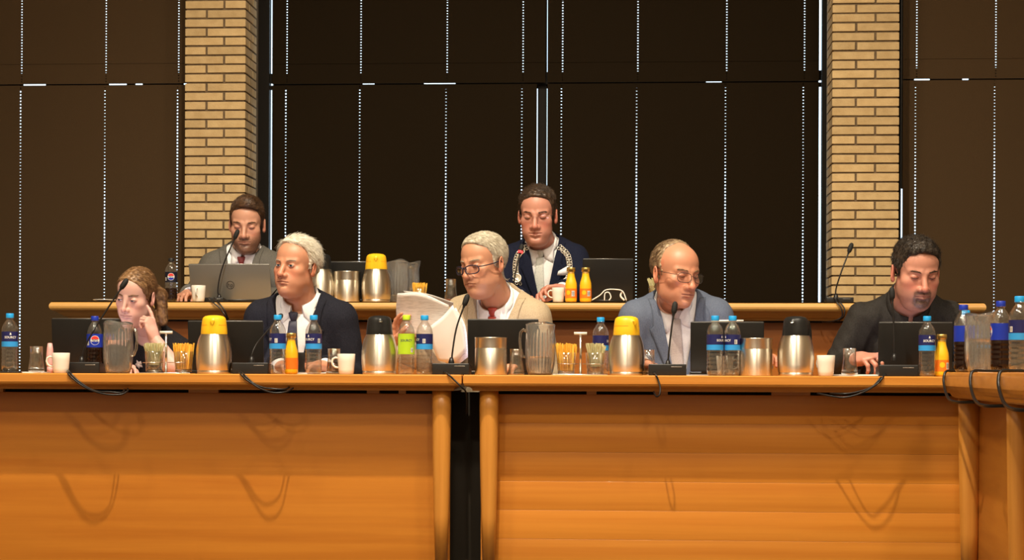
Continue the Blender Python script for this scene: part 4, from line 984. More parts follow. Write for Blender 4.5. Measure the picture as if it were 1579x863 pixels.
def head_colors(p, skin, prm):
    ax = np.abs(p[:, :1]); q = np.concatenate([ax, p[:, 1:]], 1); c = np.tile(np.array(skin, float), (len(p), 1))
    def mix(m, col):
        nonlocal c; m = np.clip(m, 0, 1)[:, None]; c = c*(1 - m) + np.array(col)*m
    red = np.array(skin)*np.array([1.02, 0.70, 0.66]); r = prm.get('red', 0.6)
    mix(r*0.9*gs(q, (0.042, -0.075, -0.035), (0.024, 0.05, 0.02)), red); mix(r*gs(p, (0, -0.115, -0.038), (0.016, 0.02, 0.016)), red)
    mix(r*0.9*(ax[:, 0] > 0.072)*(np.abs(p[:, 2]) < 0.05)*(p[:, 1] < 0.04)*(p[:, 1] > -0.02), red)
    mix(0.85*gs(q, (0.031, -0.088, -0.003), (0.019, 0.03, 0.012)), np.array(skin)*np.array([0.74, 0.55, 0.54]))  # pinker lids, with the dark of the eye sockets painted in
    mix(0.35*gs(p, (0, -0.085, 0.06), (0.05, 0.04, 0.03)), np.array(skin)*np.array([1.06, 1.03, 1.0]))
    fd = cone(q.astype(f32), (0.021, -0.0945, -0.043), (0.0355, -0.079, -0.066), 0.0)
    mix(np.exp(-(fd/0.0042)**2)*0.55*prm['shape'].get('age', 0.4), np.array(skin)*np.array([0.72, 0.55, 0.5]))  # crease shade of the cheek folds painted into the skin colour
    b = prm.get('beard', 0)
    if b:
        bc = np.array(prm['beardcol']); z = p[:, 2]; yy = p[:, 1]
        jawm = 1/(1 + np.exp((z + 0.046 - 0.40*np.clip(yy + 0.02, 0, 0.06) + 0.05*np.clip(ax[:, 0] - 0.03, 0, 1))/0.005))*(yy < 0.012)*(z > -0.135)
        lip = gs(q, (0.0, -0.098, -0.0685), (0.021, 0.03, 0.0085)); cheek = gs(q, (0.026, -0.09, -0.05), (0.012, 0.03, 0.014))
        if prm.get('goatee'):
            g_ = np.clip(1.6*gs(q, (0.0, -0.095, -0.093), (0.022, 0.05, 0.02)) + 1.2*gs(q, (0.025, -0.095, -0.075), (0.007, 0.03, 0.02)) + 1.3*gs(q, (0.012, -0.10, -0.0575), (0.014, 0.02, 0.0055)), 0, 1)
            sp = 0.65 + 0.45*rng.random(len(p)); mix(jawm*0.30*(1 - lip)*sp, bc); mix(np.clip(g_*1.7, 0, 1)*sp*b*(1 - np.clip(lip*1.3, 0, 1)), bc)
        else: jawm = jawm*(0.6 + 0.5*rng.random(len(p))); mix(jawm*b*(1 - np.clip(lip*1.3, 0, 1))*(1 - 0.6*cheek), bc); mix(b*1.0*gs(q, (0.010, -0.10, -0.0570), (0.016, 0.02, 0.005)), bc)
    lipc = prm.get('lip', np.array(skin)*np.array([0.86, 0.52, 0.50]))
    ld = np.minimum(cone(q.astype(f32), (0.0245, -0.0865, -0.0670), (0, -0.099, -0.0632), 0.0030, 0.0050), cone(q.astype(f32), (0.021, -0.0865, -0.0722), (0, -0.0962, -0.0750), 0.0034, 0.0058))
    mix((ld < 0.0012)*(p[:, 1] < -0.08)*prm.get('lipm', 0.75), lipc)
    mix(np.exp(-(cone(q.astype(f32), (0.0265, -0.0930, -0.0695), (0, -0.1030, -0.0684), 0.0)/0.0024)**2)*0.9, np.array(skin)*np.array([0.42, 0.22, 0.2]))
    bd = cone(q.astype(f32), (0.0145, -0.0885, 0.0185), (0.034, -0.0845, 0.0215), 0.0030, 0.0032); bd = np.minimum(bd, cone(q.astype(f32), (0.034, -0.0845, 0.0215), (0.0485, -0.072, 0.0155), 0.0030, 0.0014))
    mix(np.clip(1 - bd/0.0035, 0, 1)*(p[:, 1] < -0.05)*prm.get('browm', 0.8), prm['brow'])
    st = prm.get('shade')     # close-cropped hair at the temples
    return c

def hand_field(curl, spread=0.10, thumb=(0.55, 0.35), flip=1, s=1.0):
    """hand: wrist at origin, fingers along +z, palm faces -y, thumb on the -x side (times flip). curl: per finger (mcp, pip, dip) degrees"""
    segs = []; R = [0.0090, 0.0092, 0.0088, 0.0078]; L = [0.072, 0.080, 0.074, 0.058]; X = [-0.031, -0.0105, 0.0105, 0.030]; Z = [0.088, 0.092, 0.089, 0.080]
    for i in range(4):
        p = np.array([X[i], 0.0, Z[i]]); a_ = 0.0; sp = (i - 1.5)*spread
        segs.append((np.array([X[i]*0.75, 0.002, 0.05]), p, 0.0115, R[i]*1.12))
        for k, fr in enumerate((0.46, 0.30, 0.24)):
            a_ += math.radians(curl[i][k]); d = np.array([math.sin(sp)*math.cos(a_), -math.sin(a_), math.cos(a_)*math.cos(sp)])
            q = p + d*L[i]*fr; segs.append((p, q, R[i]*(1 - 0.08*k), R[i]*(0.93 - 0.09*k))); p = q
    t0 = np.array([-0.026, -0.006, 0.022]); d0 = np.array([-math.sin(thumb[0]), -math.sin(thumb[1]), math.cos(thumb[0])]); d0 /= np.linalg.norm(d0)
    t1 = t0 + d0*0.042; d1 = d0 + np.array([0.25, -0.25*thumb[1]/0.35, 0.35]); d1 /= np.linalg.norm(d1); t2 = t1 + d1*0.034; d2 = d1 + np.array([0.15, -0.1, 0.15]); d2 /= np.linalg.norm(d2); t3 = t2 + d2*0.026
    th = [(t0, t1, 0.0155, 0.0115), (t1, t2, 0.0110, 0.0100), (t2, t3, 0.0100, 0.0082)]
    tips = [(segs[4*i + 3][1], segs[4*i+3][0]) for i in range(4)] + [(t3, t2)]
    def F(P):
        Q = P.astype(f32)/f32(s); Q = Q*np.array([flip, 1, 1], f32)
        d = ell(Q, (0.0, 0.0, 0.052), (0.043, 0.0165, 0.056)); d = smin(d, cone(Q, (0, 0.0, -0.04), (0, 0, 0.03), 0.027, 0.025), 0.02)
        d = np.where(d < 9, d, d)
        for i in range(4):
            g_ = None
            for k in range(4):
                a_, b_, ra, rb = segs[4*i + k]; e = cone(Q, a_, b_, ra, rb); g_ = e if g_ is None else smin(g_, e, 0.003 if k > 1 else 0.006)
            d = smin(d, g_, 0.0028)
        g_ = None
        for a_, b_, ra, rb in th: e = cone(Q, a_, b_, ra, rb); g_ = e if g_ is None else smin(g_, e, 0.004)
        return smin(d, g_, 0.004)*s
    return F, [(np.array(a_)*np.array([flip, 1, 1])*s, np.array(b_)*np.array([flip, 1, 1])*s) for a_, b_ in tips]
def hand_frame(wrist, fdir, pnorm):
    """fdir: where the fingers point; pnorm: where the palm faces"""
    z = np.array(fdir, float); z /= np.linalg.norm(z); y = -np.array(pnorm, float); y -= z*(y @ z); y /= np.linalg.norm(y); x = np.cross(y, z)
    return Frame(wrist, np.stack([x, y, z], 1))

def strands(F, roots, nrm, comb, n, L, lift, rad, jit, rng_, seg=4):
    """tapered hair strands: 3-sided tubes following a comb direction over the scalp"""
    k = rng_.choice(len(roots), n); p = roots[k].copy(); nn = nrm[k].copy(); n0 = nn.copy()
    d = comb(p) + rng_.normal(size=(n, 3))*jit*0.6; ln = L*rng_.uniform(0.6, 1.25, n); e = 0.003
    p = p - nn*0.002; pts = [p]; up_ = np.clip(rng_.normal(0.4, 0.5, n), 0.05, 1.6)*lift*L
    for s_ in range(seg):
        d = d - nn*(d*nn).sum(1)[:, None]*0.95; d /= np.linalg.norm(d, axis=1)[:, None] + 1e-9
        p = p + d*(ln/seg)[:, None]; f = F(p.astype(f32)); tgt = up_*((s_ + 1)/seg)**1.2 + 0.0006
        g = np.stack([F((p + np.eye(3)[i]*e).astype(f32)) - f for i in range(3)], 1); g /= np.linalg.norm(g, axis=1)[:, None] + 1e-9
        p = p + g*np.clip(tgt - f, -0.008, 0.008)[:, None]; nn = g
        pts.append(p); d = d + rng_.normal(size=(n, 3))*jit*0.25
    nn = n0
    P = np.stack(pts, 1); t = P[:, -1] - P[:, 0]; a_ = np.cross(t, nn); a_ /= np.linalg.norm(a_, axis=1)[:, None] + 1e-9; b_ = nn
    V = []; S = seg + 1
    for i in range(S):
        r = rad*(1 - 0.8*(i/seg)**1.5)
        for m_ in range(3):
            an = 2*PI*m_/3; V.append(P[:, i] + r*(math.cos(an)*a_ + math.sin(an)*b_))
    V = np.stack(V, 1).reshape(-1, 3); base = np.arange(n)[:, None]*(3*S); Q = []
    for i in range(seg):
        for m_ in range(3): Q.append(base + np.array([i*3 + m_, i*3 + (m_+1) % 3, (i+1)*3 + (m_+1) % 3, (i+1)*3 + m_]))
    return V, np.stack(Q, 1).reshape(-1, 4)

def person(label, head, yaw, pitch, roll, scale, S, shw, torso, hp, hairp, top, arms, seat_z=0.46, hip_dy=0.16, legs=True, chair=True, chair_label=''):
    """head, S: world points (middle of the head at eye height, middle of the shoulders); torso: (lean-x, turn deg, belly, chest)"""
    B = np.array([S[0], S[1] + hip_dy*0.5, seat_z - 0.46]); rg = np.random.default_rng(abs(hash(label)) % 1000 if False else len(label)*7 + 3)
    root = thing('person', label, 'person', B)
    RH = rot('Z', yaw) @ rot('X', pitch) @ rot('Y', roll); HF = Frame(head, RH)
    hips = np.array([S[0] + torso[0], S[1] + hip_dy, seat_z + 0.09]); S = np.array(S, float)
    up = S - hips; up /= np.linalg.norm(up); r_ = rot('Z', torso[1]) @ np.array([1.0, 0, 0]); r_ -= up*(r_ @ up); r_ /= np.linalg.norm(r_); fy = np.cross(up, r_)
    TF = Frame(S, np.stack([r_, fy, up], 1)); LH = TF.loc(hips); ch, be = torso[3], torso[2]
    # ---- head and neck
    hl = dict(hp['shape']); nb = HF.loc(TF.wor((0, 0.03, 0.0)))/scale; F0 = head_field(neck=nb, **hl)
    FH = lambda P: F0(P/f32(scale))*f32(scale)
    V, Q = mesh_sdf(FH, np.array([-0.105, -0.135, -0.20])*scale, np.array([0.105, 0.135, 0.135])*scale, 0.0023)
    col = head_colors(V/scale, hp['skin'], hp); VW = [HF.wor(V)]; QW = [Q]; CW = [col]; off = len(V)
    # ---- torso under the clothes, arms, hands
    A = []
    for a_ in arms:
        sh = np.array([a_['side']*shw, 0.0, -0.035]); A.append(dict(a_, sh=sh, el=TF.loc(a_['el']), wr=TF.loc(a_['wr'])))
    def torso_f(P, g=0.0, arm=True, sleeves=True, legs_=False):
        d = ell(P, (0, 0.005, -0.17), (0.162 + ch, 0.108 + ch*0.5, 0.205))
        d = smin(d, ell(P, (LH[0]*0.6, 0.0 - be*0.5, -0.36), (0.158 + be*0.6, 0.112 + be, 0.19)), 0.06)
        d = smin(d, ell(P, (LH[0], LH[1]*0.9, LH[2] + 0.02), (0.17, 0.125, 0.13)), 0.06)
        d = smin(d, cone(P, (-shw*0.92, 0.008, -0.032), (shw*0.92, 0.008, -0.032), 0.058), 0.05)
        for s_ in (-1, 1): d = smin(d, cone(P, (s_*0.030, 0.03, 0.055), (s_*shw*0.85, 0.012, -0.015), 0.046, 0.050), 0.03)
        d = d - g
        if arm:
            for a_ in A:
                rr = a_.get('r', 1.0); end = a_['wr'] if not a_.get('short') else a_['sh'] + (a_['el'] - a_['sh'])*0.75
                e = cone(P, a_['sh'], a_['el'] if not a_.get('short') else end, 0.060*rr + g, 0.050*rr + g)
                if not a_.get('short'): e = smin(e, cone(P, a_['el'], a_['el'] + (a_['wr'] - a_['el'])*1.08, 0.050*rr + g, 0.036*rr + g), 0.02)
                d = smin(d, e, 0.035)
        return d
    def body_f(P):
        d = torso_f(P, -0.016, arm=False)
        for a_ in A:
            e = smin(cone(P, a_['sh'], a_['el'], 0.046, 0.040), cone(P, a_['el'], a_['wr'], 0.040, 0.026), 0.015); d = smin(d, e, 0.03)
        d = smin(d, cone(P, (0, 0.03, -0.04), (0, 0.02, 0.06), 0.055), 0.03)
        if legs:
            for s_ in (-1, 1):
                h_ = TF.loc(hips + np.array([s_*0.09, 0, -0.02])); k_ = TF.loc(hips + np.array([s_*0.13, -0.42, -0.03])); f_ = TF.loc(np.array([hips[0] + s_*0.14, hips[1] - 0.40, seat_z - 0.40])); t_ = TF.loc(np.array([hips[0] + s_*0.16, hips[1] - 0.56, seat_z - 0.435]))
                d = smin(d, cone(P, h_, k_, 0.075, 0.055), 0.03); d = smin(d, cone(P, k_, f_, 0.055, 0.036), 0.02); d = smin(d, cone(P, f_, t_, 0.036, 0.03), 0.02)
        return d
    pts = np.array([TF.loc(hips + np.array([s_*0.25, dy, dz])) for s_ in (-1, 1) for dy in (-0.65, 0.2) for dz in (-0.6, 0.1)] + [q for a_ in A for q in (a_['el'], a_['wr'])] + [[-0.3, -0.2, 0.08], [0.3, 0.2, -0.5]])
    lo, hi = pts.min(0) - 0.09, pts.max(0) + 0.09
    V, Q = mesh_sdf(body_f, lo, hi, 0.012); VW.append(TF.wor(V)); QW.append(Q + off); CW.append(np.tile(np.array(hp['skin']), (len(V), 1))); off += len(V)
    for a_ in A:
        if a_.get('hand') is None: continue
        hd = a_['hand']; FHd, tips = hand_field(hd['curl'], hd.get('spread', 0.1), hd.get('thumb', (0.55, 0.35)), hd.get('flip', 1), hd.get('s', 1.0)); fr = hand_frame(TF.wor(a_['wr']), hd['dir'], hd['palm'])
        V, Q = mesh_sdf(FHd, [-0.12, -0.12, -0.045], [0.12, 0.06, 0.21], 0.0025)
        c_ = np.tile(np.array(hp['skin'])*np.array(hd.get('tint', (1.0, 0.93, 0.92))), (len(V), 1))
        for tp, bk in tips: c_ = c_*(1 - 0.25*gs(V, tp, (0.012,)*3)[:, None]*np.array([0.0, 0.5, 0.5]))
        VW.append(fr.wor(V)); QW.append(Q + off); CW.append(c_); off += len(V)
    np_mesh('body', np.concatenate(VW), np.concatenate(QW), M['skin'], root, B, np.concatenate(CW))
    # ---- eyes
    for s_ in (-1, 1):
        e0 = hp['eyes']; n = 22
        u = np.linspace(-1, 1, n); xs = (0.0318 + 0.0135*u)*s_
        if e0['open'] > 0:
            o_ = e0['open']; m_ = 9; tt = np.linspace(0, 1, m_); top_ = 0.0046*o_*(1 - np.abs(u)**2.2) + 0.0006; bot = -0.0044*(1 - np.abs(u)**2.0)
            gx = np.repeat(xs[:, None], m_, 1); gz = bot[:, None] + (top_ - bot)[:, None]*tt[None] - 0.0006
            y = surf_y(F0, gx.ravel().astype(f32), gz.ravel().astype(f32)); Pq = np.stack([gx.ravel(), y - 0.0006, gz.ravel()], 1)
            dx, dz = e0.get('look', (0, 0)); ir = np.hypot(gx.ravel() - 0.0318*s_ - dx, gz.ravel() - dz); c_ = np.tile(np.array([0.62, 0.56, 0.52]), (len(ir), 1))
            c_[ir < 0.0060] = np.array(e0.get('iris', (0.10, 0.16, 0.22))); c_[ir < 0.0026] = (0.01, 0.01, 0.01)
            q = [(i*m_ + j, i*m_ + j + 1, (i+1)*m_ + j + 1, (i+1)*m_ + j) for i in range(n - 1) for j in range(m_ - 1)]
            np_mesh('eye', HF.wor(Pq*scale), q, M['vcol'], root, B, c_)
            zl = top_ - 0.0006
        else: zl = -0.0040*(1 - np.abs(u)**2.0) - 0.0012
        y = surf_y(F0, xs.astype(f32), zl.astype(f32)); pl_ = HF.wor(np.stack([xs, y - 0.0006, zl], 1)*scale) - B
        MB().tube(list(pl_), [0.0005 + 0.0012*(1 - abs(q_)) for q_ in u], 6).build('eyelash_line', M['lash'], root)
    # ---- hair
    yf = hairp['front']; zz = np.array([q[0] for q in yf]); yy = np.array([q[1] for q in yf]); o = np.argsort(zz); zz, yy = zz[o], yy[o]
    th = hairp.get('thick', 0.010); part = hairp.get('extra'); hm = hairp['mat']
    def hair_f(P):
        p = P/f32(scale); base = F0s(p)
        bulk = np.full(len(p), th, f32)
        for c_, s_, am in hairp.get('bulk', []): bulk = bulk + (am*gs(p, c_, s_)).astype(f32)
        bulk = bulk*(1 - hairp.get('fade', 0.0)*np.clip((0.085 - p[:, 2])/0.06, 0, 1)).astype(f32)
        side = np.clip((np.abs(p[:, 0]) - 0.03)/0.05, 0, 1)*hairp.get('temple', 0.0)
        yl = np.interp(p[:, 2], zz, yy) + side*np.clip(p[:, 2]/0.05, 0, 1) + 0.003*wob(p, 230, 3); cut = (yl - p[:, 1])*0.75
        d = smax(base - bulk + 0.0022*wob(p*np.array(hairp.get('grain', (1, 1, 1)), f32), 260, 5), cut, hairp.get('edge', 0.009))
        d = smax(d, -ell(np.concatenate([np.abs(p[:, :1]), p[:, 1:]], 1), (0.086, 0.010, -0.012), (0.024, 0.0225, 0.034)), 0.004)
        if part is not None:
            for (a_, b_, ra, rb) in part: d = smin(d, cone(p, a_, b_, ra, rb) + 0.0025*wob(p*np.array((1, 1, 0.25), f32), 300, 9), 0.012)
        return d*f32(scale)
    def F0s(p):     # scalp only
        w_ = hl.get('w', 1.0)
        d = ell(p, (0, 0.016, 0.038), (0.0755*w_, 0.095, 0.083)); d = smin(d, ell(p, (0, -0.036, 0.042), (0.060*w_, 0.052, 0.055)), 0.03); d = smin(d, ell(p, (0, -0.034, -0.030), (0.060*w_, 0.058, 0.076)), 0.03)
        return smin(d, cone(p, nb, (0, 0.020, -0.056), 0.056*1.05, 0.0526), 0.020)
    zlo = -0.14 if part is None else min(-0.14, min(min(a_[2], b_[2]) for a_, b_, ra, rb in part) - 0.04)
    V, Q = mesh_sdf(hair_f, np.array([-0.12, -0.14, zlo])*scale, np.array([0.12, 0.17 if part is None else 0.2, 0.165])*scale, 0.0032, newton=False)
    hair = np_mesh('hair', HF.wor(V), Q, hm, root, B)
    e = 0.002; g_ = np.stack([hair_f((V + np.eye(3)[i]*e).astype(f32)) - hair_f(V.astype(f32)) for i in range(3)], 1); g_ /= np.linalg.norm(g_, axis=1)[:, None] + 1e-9
    ok = FH(V.astype(f32)) > 0.001
    sv, sq = strands(hair_f, V[ok], g_[ok], lambda p: hairp['comb'](p/scale), hairp.get('n', 2600), hairp.get('len', 0.03), hairp.get('lift', 0.15), hairp.get('rad', 0.0008), hairp.get('jit', 0.25), rg)
    st = np_mesh('hair_strands', HF.wor(sv), sq, hairp.get('mat2', hm), hair, B); st['kind'] = 'stuff'
    # eyebrow hairs
    nbw = 150; u = rg.uniform(0, 1, nbw); s_ = rg.choice([-1, 1], nbw); x = 0.0145 + 0.033*u; z = 0.018 + 0.0040*np.sin(u*2.4) + rg.normal(0, 0.0013, nbw); y = surf_y(F0, (x*s_).astype(f32), z.astype(f32))
    mb = MB()
    for i in range(nbw):
        p0 = np.array([x[i]*s_[i], y[i] - 0.0002, z[i]]); p1 = p0 + np.array([s_[i]*0.006, -0.0006 + 0.004*u[i], 0.0022 - 0.003*u[i]])
        a_, b_ = HF.wor(np.stack([p0, p1])*scale) - B; mb.tube([a_, b_], [0.00065, 0.0002], 3, caps=False)
    mb.build('eyebrows', hairp.get('browmat', hm), root, fixn=False)['kind'] = 'stuff'
    # ---- clothes
    fold = top.get('fold', 0.0035)
    def elbows(P):
        w_ = 0
        for a_ in A: w_ = w_ + np.exp(-(np.linalg.norm(P - a_['el'].astype(f32), axis=1)/0.10)**2)
        return w_
    def creases(P): return fold*(0.7*wob(P*np.array((1, 1, 0.6), f32), 38, 11) + 0.5*wob(P*np.array((1, 1, 1.5), f32), 75, 12)*(0.4 + elbows(P)) + 0.5*(np.abs(wob(P*np.array((1.0, 0.8, 0.8), f32), 30, 21)) - 0.5))
    vb, vw = top.get('vb', -0.30), top.get('vw', 0.075)
    Wv = lambda z: np.clip((z - vb)/(0.03 - vb), 0, 1.25)**top.get('vpow', 0.9)*vw
    nk = HF.wor(np.array([0, 0.020, -0.065])*scale); nkL = TF.loc(nk); nk0 = np.array([0, 0.028, -0.02]); ndir = (nkL - nk0)/np.linalg.norm(nkL - nk0)
    rn = hl.get('nr', 0.056)*scale*1.04 + 0.004
    shirt_solid = lambda P: torso_f(P, 0.0, arm=top.get('kind') != 'jacket') + (creases(P) if top.get('kind') != 'jacket' else 0.0015*wob(P, 60, 4))
    jack_solid = lambda P: torso_f(P, 0.014) + creases(P)
    def trim(P, d):      # bottom edge at the hips, neck hole
        d = smax(d, (LH[2] - 0.12) - P[:, 2], 0.01)
        return smax(d, -cone(P, nk0 + ndir*0.018, nk0 + ndir*0.3, rn + 0.004, rn + 0.02), 0.006)
    lo2 = np.array([min(-shw - 0.12, min(min(a_['el'][0], a_['wr'][0]) for a_ in A) - 0.08), min(-0.24, min(min(a_['el'][1], a_['wr'][1]) for a_ in A) - 0.08), LH[2] - 0.15])
    hi2 = np.array([max(shw + 0.12, max(max(a_['el'][0], a_['wr'][0]) for a_ in A) + 0.08), max(0.2, LH[1] + 0.18), 0.16])
    lo2[2] = min(lo2[2], min(min(a_['el'][2], a_['wr'][2]) for a_ in A) - 0.08); hi2[2] = max(hi2[2], max(a_['wr'][2] for a_ in A) + 0.02)
    if top['kind'] == 'jacket':
        V, Q = mesh_sdf(lambda P: trim(P, shirt_solid(P)), [-shw - 0.1, -0.24, LH[2] - 0.15], [shw + 0.1, 0.2, 0.16], 0.007)
        shirt = np_mesh('shirt', TF.wor(V), Q, top.get('shirtmat', M['shirt']), root, B)
        def jf(P):
            d = jack_solid(P); cut = np.maximum(np.abs(P[:, 0] - top.get('vx', 0.0)) - Wv(P[:, 2]), P[:, 1] - 0.035); cut = np.maximum(cut, vb - P[:, 2])
            d = smax(d, -cut, 0.005)
            for a_ in A:     # open cuff
                if not a_.get('short'):
                    ax_ = (a_['wr'] - a_['el']); ax_ /= np.linalg.norm(ax_); tt = (P - a_['wr'].astype(f32)) @ ax_.astype(f32); rad_ = np.linalg.norm(P - a_['wr'].astype(f32) - tt[:, None]*ax_.astype(f32), axis=1)
                    d = np.where((rad_ < 0.08) & (tt > -0.12) & (tt < 0.1), np.maximum(d, tt + 0.004), d)
            return trim(P, d)
        V, Q = mesh_sdf(jf, lo2, hi2, 0.0062); jacket = np_mesh('jacket', TF.wor(V), Q, top['mat'], root, B)
        # lapels
        for s_ in (-1, 1):
            z = np.array([0.062, 0.045, 0.02, -0.01, -0.034, -0.040, -0.048, -0.056, -0.08, -0.11, -0.15, -0.19, -0.23, -0.27, -0.31]); z = z[z > vb + 0.015]; z = np.append(z, vb + 0.01)
            lw = np.interp(z, [-0.36, vb + 0.01, -0.15, -0.057, -0.056, -0.041, -0.040, 0.0, 0.05], [0.004, 0.008, 0.043, 0.062, 0.062, 0.036, 0.044, 0.038, 0.028])
            lo_ = Wv(z) - 0.003 + np.clip(z - 0.01, 0, 1)*0.25; m_ = 6
            gx = top.get('vx', 0.0) + s_*(lo_[:, None] + lw[:, None]*np.linspace(0, 1, m_)[None]); gz = np.repeat(z[:, None], m_, 1)
            gz = gz + 0.0*gx
            patch_grid('lapel', jack_solid, TF, gx, gz, 0.004, 0.004, top.get('lapmat', top['mat']), jacket, B)
        for a_ in A:      # shirt cuffs
            if a_.get('hand') is not None and not a_.get('short'):
                ax_ = a_['wr'] - a_['el']; ax_ /= np.linalg.norm(ax_); p0, p1 = TF.wor(a_['wr'] - ax_*0.03) - B, TF.wor(a_['wr'] + ax_*0.016) - B
                MB().tube([p0, p0 + (p1 - p0)*0.5, p1], [0.034, 0.0345, 0.0345], 18).build('shirt_cuff', M['shirt'], shirt)
        if top.get('square'):
            sx_, sz_ = top['square']; gx = np.array([[sx_ - 0.028, sx_ + 0.025], [sx_ - 0.022, sx_ + 0.035], [sx_ - 0.002, sx_ + 0.040]]); gz = np.array([[sz_, sz_], [sz_ + 0.018, sz_ + 0.026], [sz_ + 0.026, sz_ + 0.052]])
            patch_grid('pocket_square', jack_solid, TF, gx, gz, 0.003, 0.003, M['shirt'], jacket, B)
    else:
        def sf(P):
            d = trim(P, shirt_solid(P))
            for a_ in A:
                if a_.get('short'): continue
                ax_ = (a_['wr'] - a_['el']); ax_ /= np.linalg.norm(ax_); tt = (P - a_['wr'].astype(f32)) @ ax_.astype(f32); rad_ = np.linalg.norm(P - a_['wr'].astype(f32) - tt[:, None]*ax_.astype(f32), axis=1)
                d = np.where((rad_ < 0.08) & (tt > -0.12) & (tt < 0.1), np.maximum(d, tt - 0.016), d)
            return d
        V, Q = mesh_sdf(sf, lo2, hi2, 0.0062); shirt = np_mesh(top.get('name', 'shirt'), TF.wor(V), Q, top['mat'], root, B)
        if top.get('blobs'):
            for (bx, bz, br) in top['blobs']:
                an = np.linspace(0, 2*PI, 13)[:-1]; rr = br*(0.75 + 0.25*np.sin(an*5 + bx*90)); gx = np.stack([bx + 0*an, bx + rr*0.5*np.cos(an), bx + rr*np.cos(an)]); gz = np.stack([bz + 0*an, bz + rr*0.5*np.sin(an), bz + rr*np.sin(an)])
                gx = np.concatenate([gx, gx[:, :1]], 1); gz = np.concatenate([gz, gz[:, :1]], 1)
                patch_grid('flower_print', shirt_solid, TF, gx, gz, 0.0005, 0.0008, top['blobmat'], shirt, B)
    if top.get('collar', True):
        # collar: stands round the neck, folds over and ends in two points
        cm = top.get('collarmat', M['shirt'] if top['kind'] == 'jacket' else top['mat']); a1 = np.cross(ndir, [1.0, 0, 0]); a1 /= np.linalg.norm(a1); a2 = np.cross(a1, ndir)   # a1 ~ back(+y)?, a2 ~ x
        if a1[1] > 0: a1 = -a1
        if a2[0] < 0: a2 = -a2
        ch_ = top.get('colh', 0.040); gap = top.get('colgap', 0.12); tipd = top.get('tip', 0.050)
        Vc, Qc = [], []
        for s_ in (-1, 1):
            ph = np.concatenate([np.linspace(gap, 0.75, 9), np.linspace(0.9, PI, 12)]); rows = []
            for f_ in ph:
                rad_d = a1*math.cos(f_) + s_*a2*math.sin(f_); t_ = max(0, 1 - (f_ - gap)/0.62)
                hb = -0.002 - 0.004*math.cos(f_); low = nk0 + ndir*(0.068 + top.get('colz', 0.0) - 0.028*math.cos(f_)*0.5)
                topp = low + ndir*(ch_*(0.62 + 0.38*(1 - math.cos(f_))/2)) + rad_d*(rn + 0.003)
                mid = topp + rad_d*0.006 - ndir*0.003
                tipw = max(0, 1 - abs(f_ - (gap + 0.30))/0.42)
                bot = low + ndir*(-0.006 - tipd*tipw*0.8) + rad_d*(rn + 0.012 + 0.016*tipw) + s_*a2*0.012*tipw
                inn = low - ndir*0.01 + rad_d*(rn - 0.001)
                rows.append([inn, topp, mid, (mid*0.5 + bot*0.5) + rad_d*0.003, bot])
            rows = np.array(rows); o_ = sum(len(x_) for x_ in Vc); n_, m_ = rows.shape[:2]; Vc.append(rows.reshape(-1, 3))
            for i in range(n_ - 1):
                for j in range(m_ - 1):
                    q = (o_ + i*m_ + j, o_ + i*m_ + j + 1, o_ + (i+1)*m_ + j + 1, o_ + (i+1)*m_ + j); Qc.append(q if s_ > 0 else q[::-1])
        Vc = np.concatenate(Vc)
        # keep the points in front of the shirt
        y_s = surf_y(shirt_solid, Vc[:, 0].astype(f32), Vc[:, 2].astype(f32)); fr_ = (Vc[:, 1] < 0.0) & (Vc[:, 2] < 0.06)
        Vc[:, 1] = np.where(fr_, np.minimum(Vc[:, 1], y_s - 0.003), Vc[:, 1])
        c_ = np_mesh('collar', TF.wor(Vc), Qc, cm, shirt, B); sm_ = c_.modifiers.new('thickness', 'SOLIDIFY'); sm_.thickness = 0.002; sm_.offset = 0
    if top.get('tie'):
        tm, tx, tl = top['tie'], top.get('tiex', 0.0), top.get('tieslant', 0.0); pk = nk0 + ndir*(0.062 + top.get('colz', 0.0)) - np.array([0, rn + 0.006, 0]); zk = float(pk[2]) + top.get('tiedrop', -0.012); xk = float(pk[0])*0.5 + tx
        z = np.linspace(zk - 0.034, -0.36, 16); hw = np.interp(z, [-0.36, -0.2, zk - 0.034], [0.042, 0.034, 0.017]); m_ = 6
        gx = (xk + tl*(zk - z))[:, None] + hw[:, None]*np.linspace(-1, 1, m_)[None]; gz = np.repeat(z[:, None], m_, 1)
        tie = patch_grid('necktie', shirt_solid, TF, gx, gz, 0.006, 0.003, tm, root, B)
        yk = float(surf_y(shirt_solid, np.array([xk], f32), np.array([zk - 0.02], f32))[0]); yk = min(yk - 0.012, float(pk[1]) + 0.008)
        kv = []
        for zz_, w_, d_ in ((0.004, 0.018, 0.010), (0.0, 0.0215, 0.014), (-0.012, 0.020, 0.016), (-0.028, 0.0145, 0.013), (-0.037, 0.0125, 0.009)):
            kv += [(xk + w_*math.cos(t_*PI/6), yk - d_*math.sin(t_*PI/6)*0.9 + 0.006, zk + zz_) for t_ in range(12)]
        q = [(i*12 + k, i*12 + (k+1) % 12, (i+1)*12 + (k+1) % 12, (i+1)*12 + k) for i in range(4) for k in range(12)] + [tuple(range(11, -1, -1)), tuple(48 + k for k in range(12))]
        np_mesh('knot', TF.wor(np.array(kv)), q, tm, tie, B)
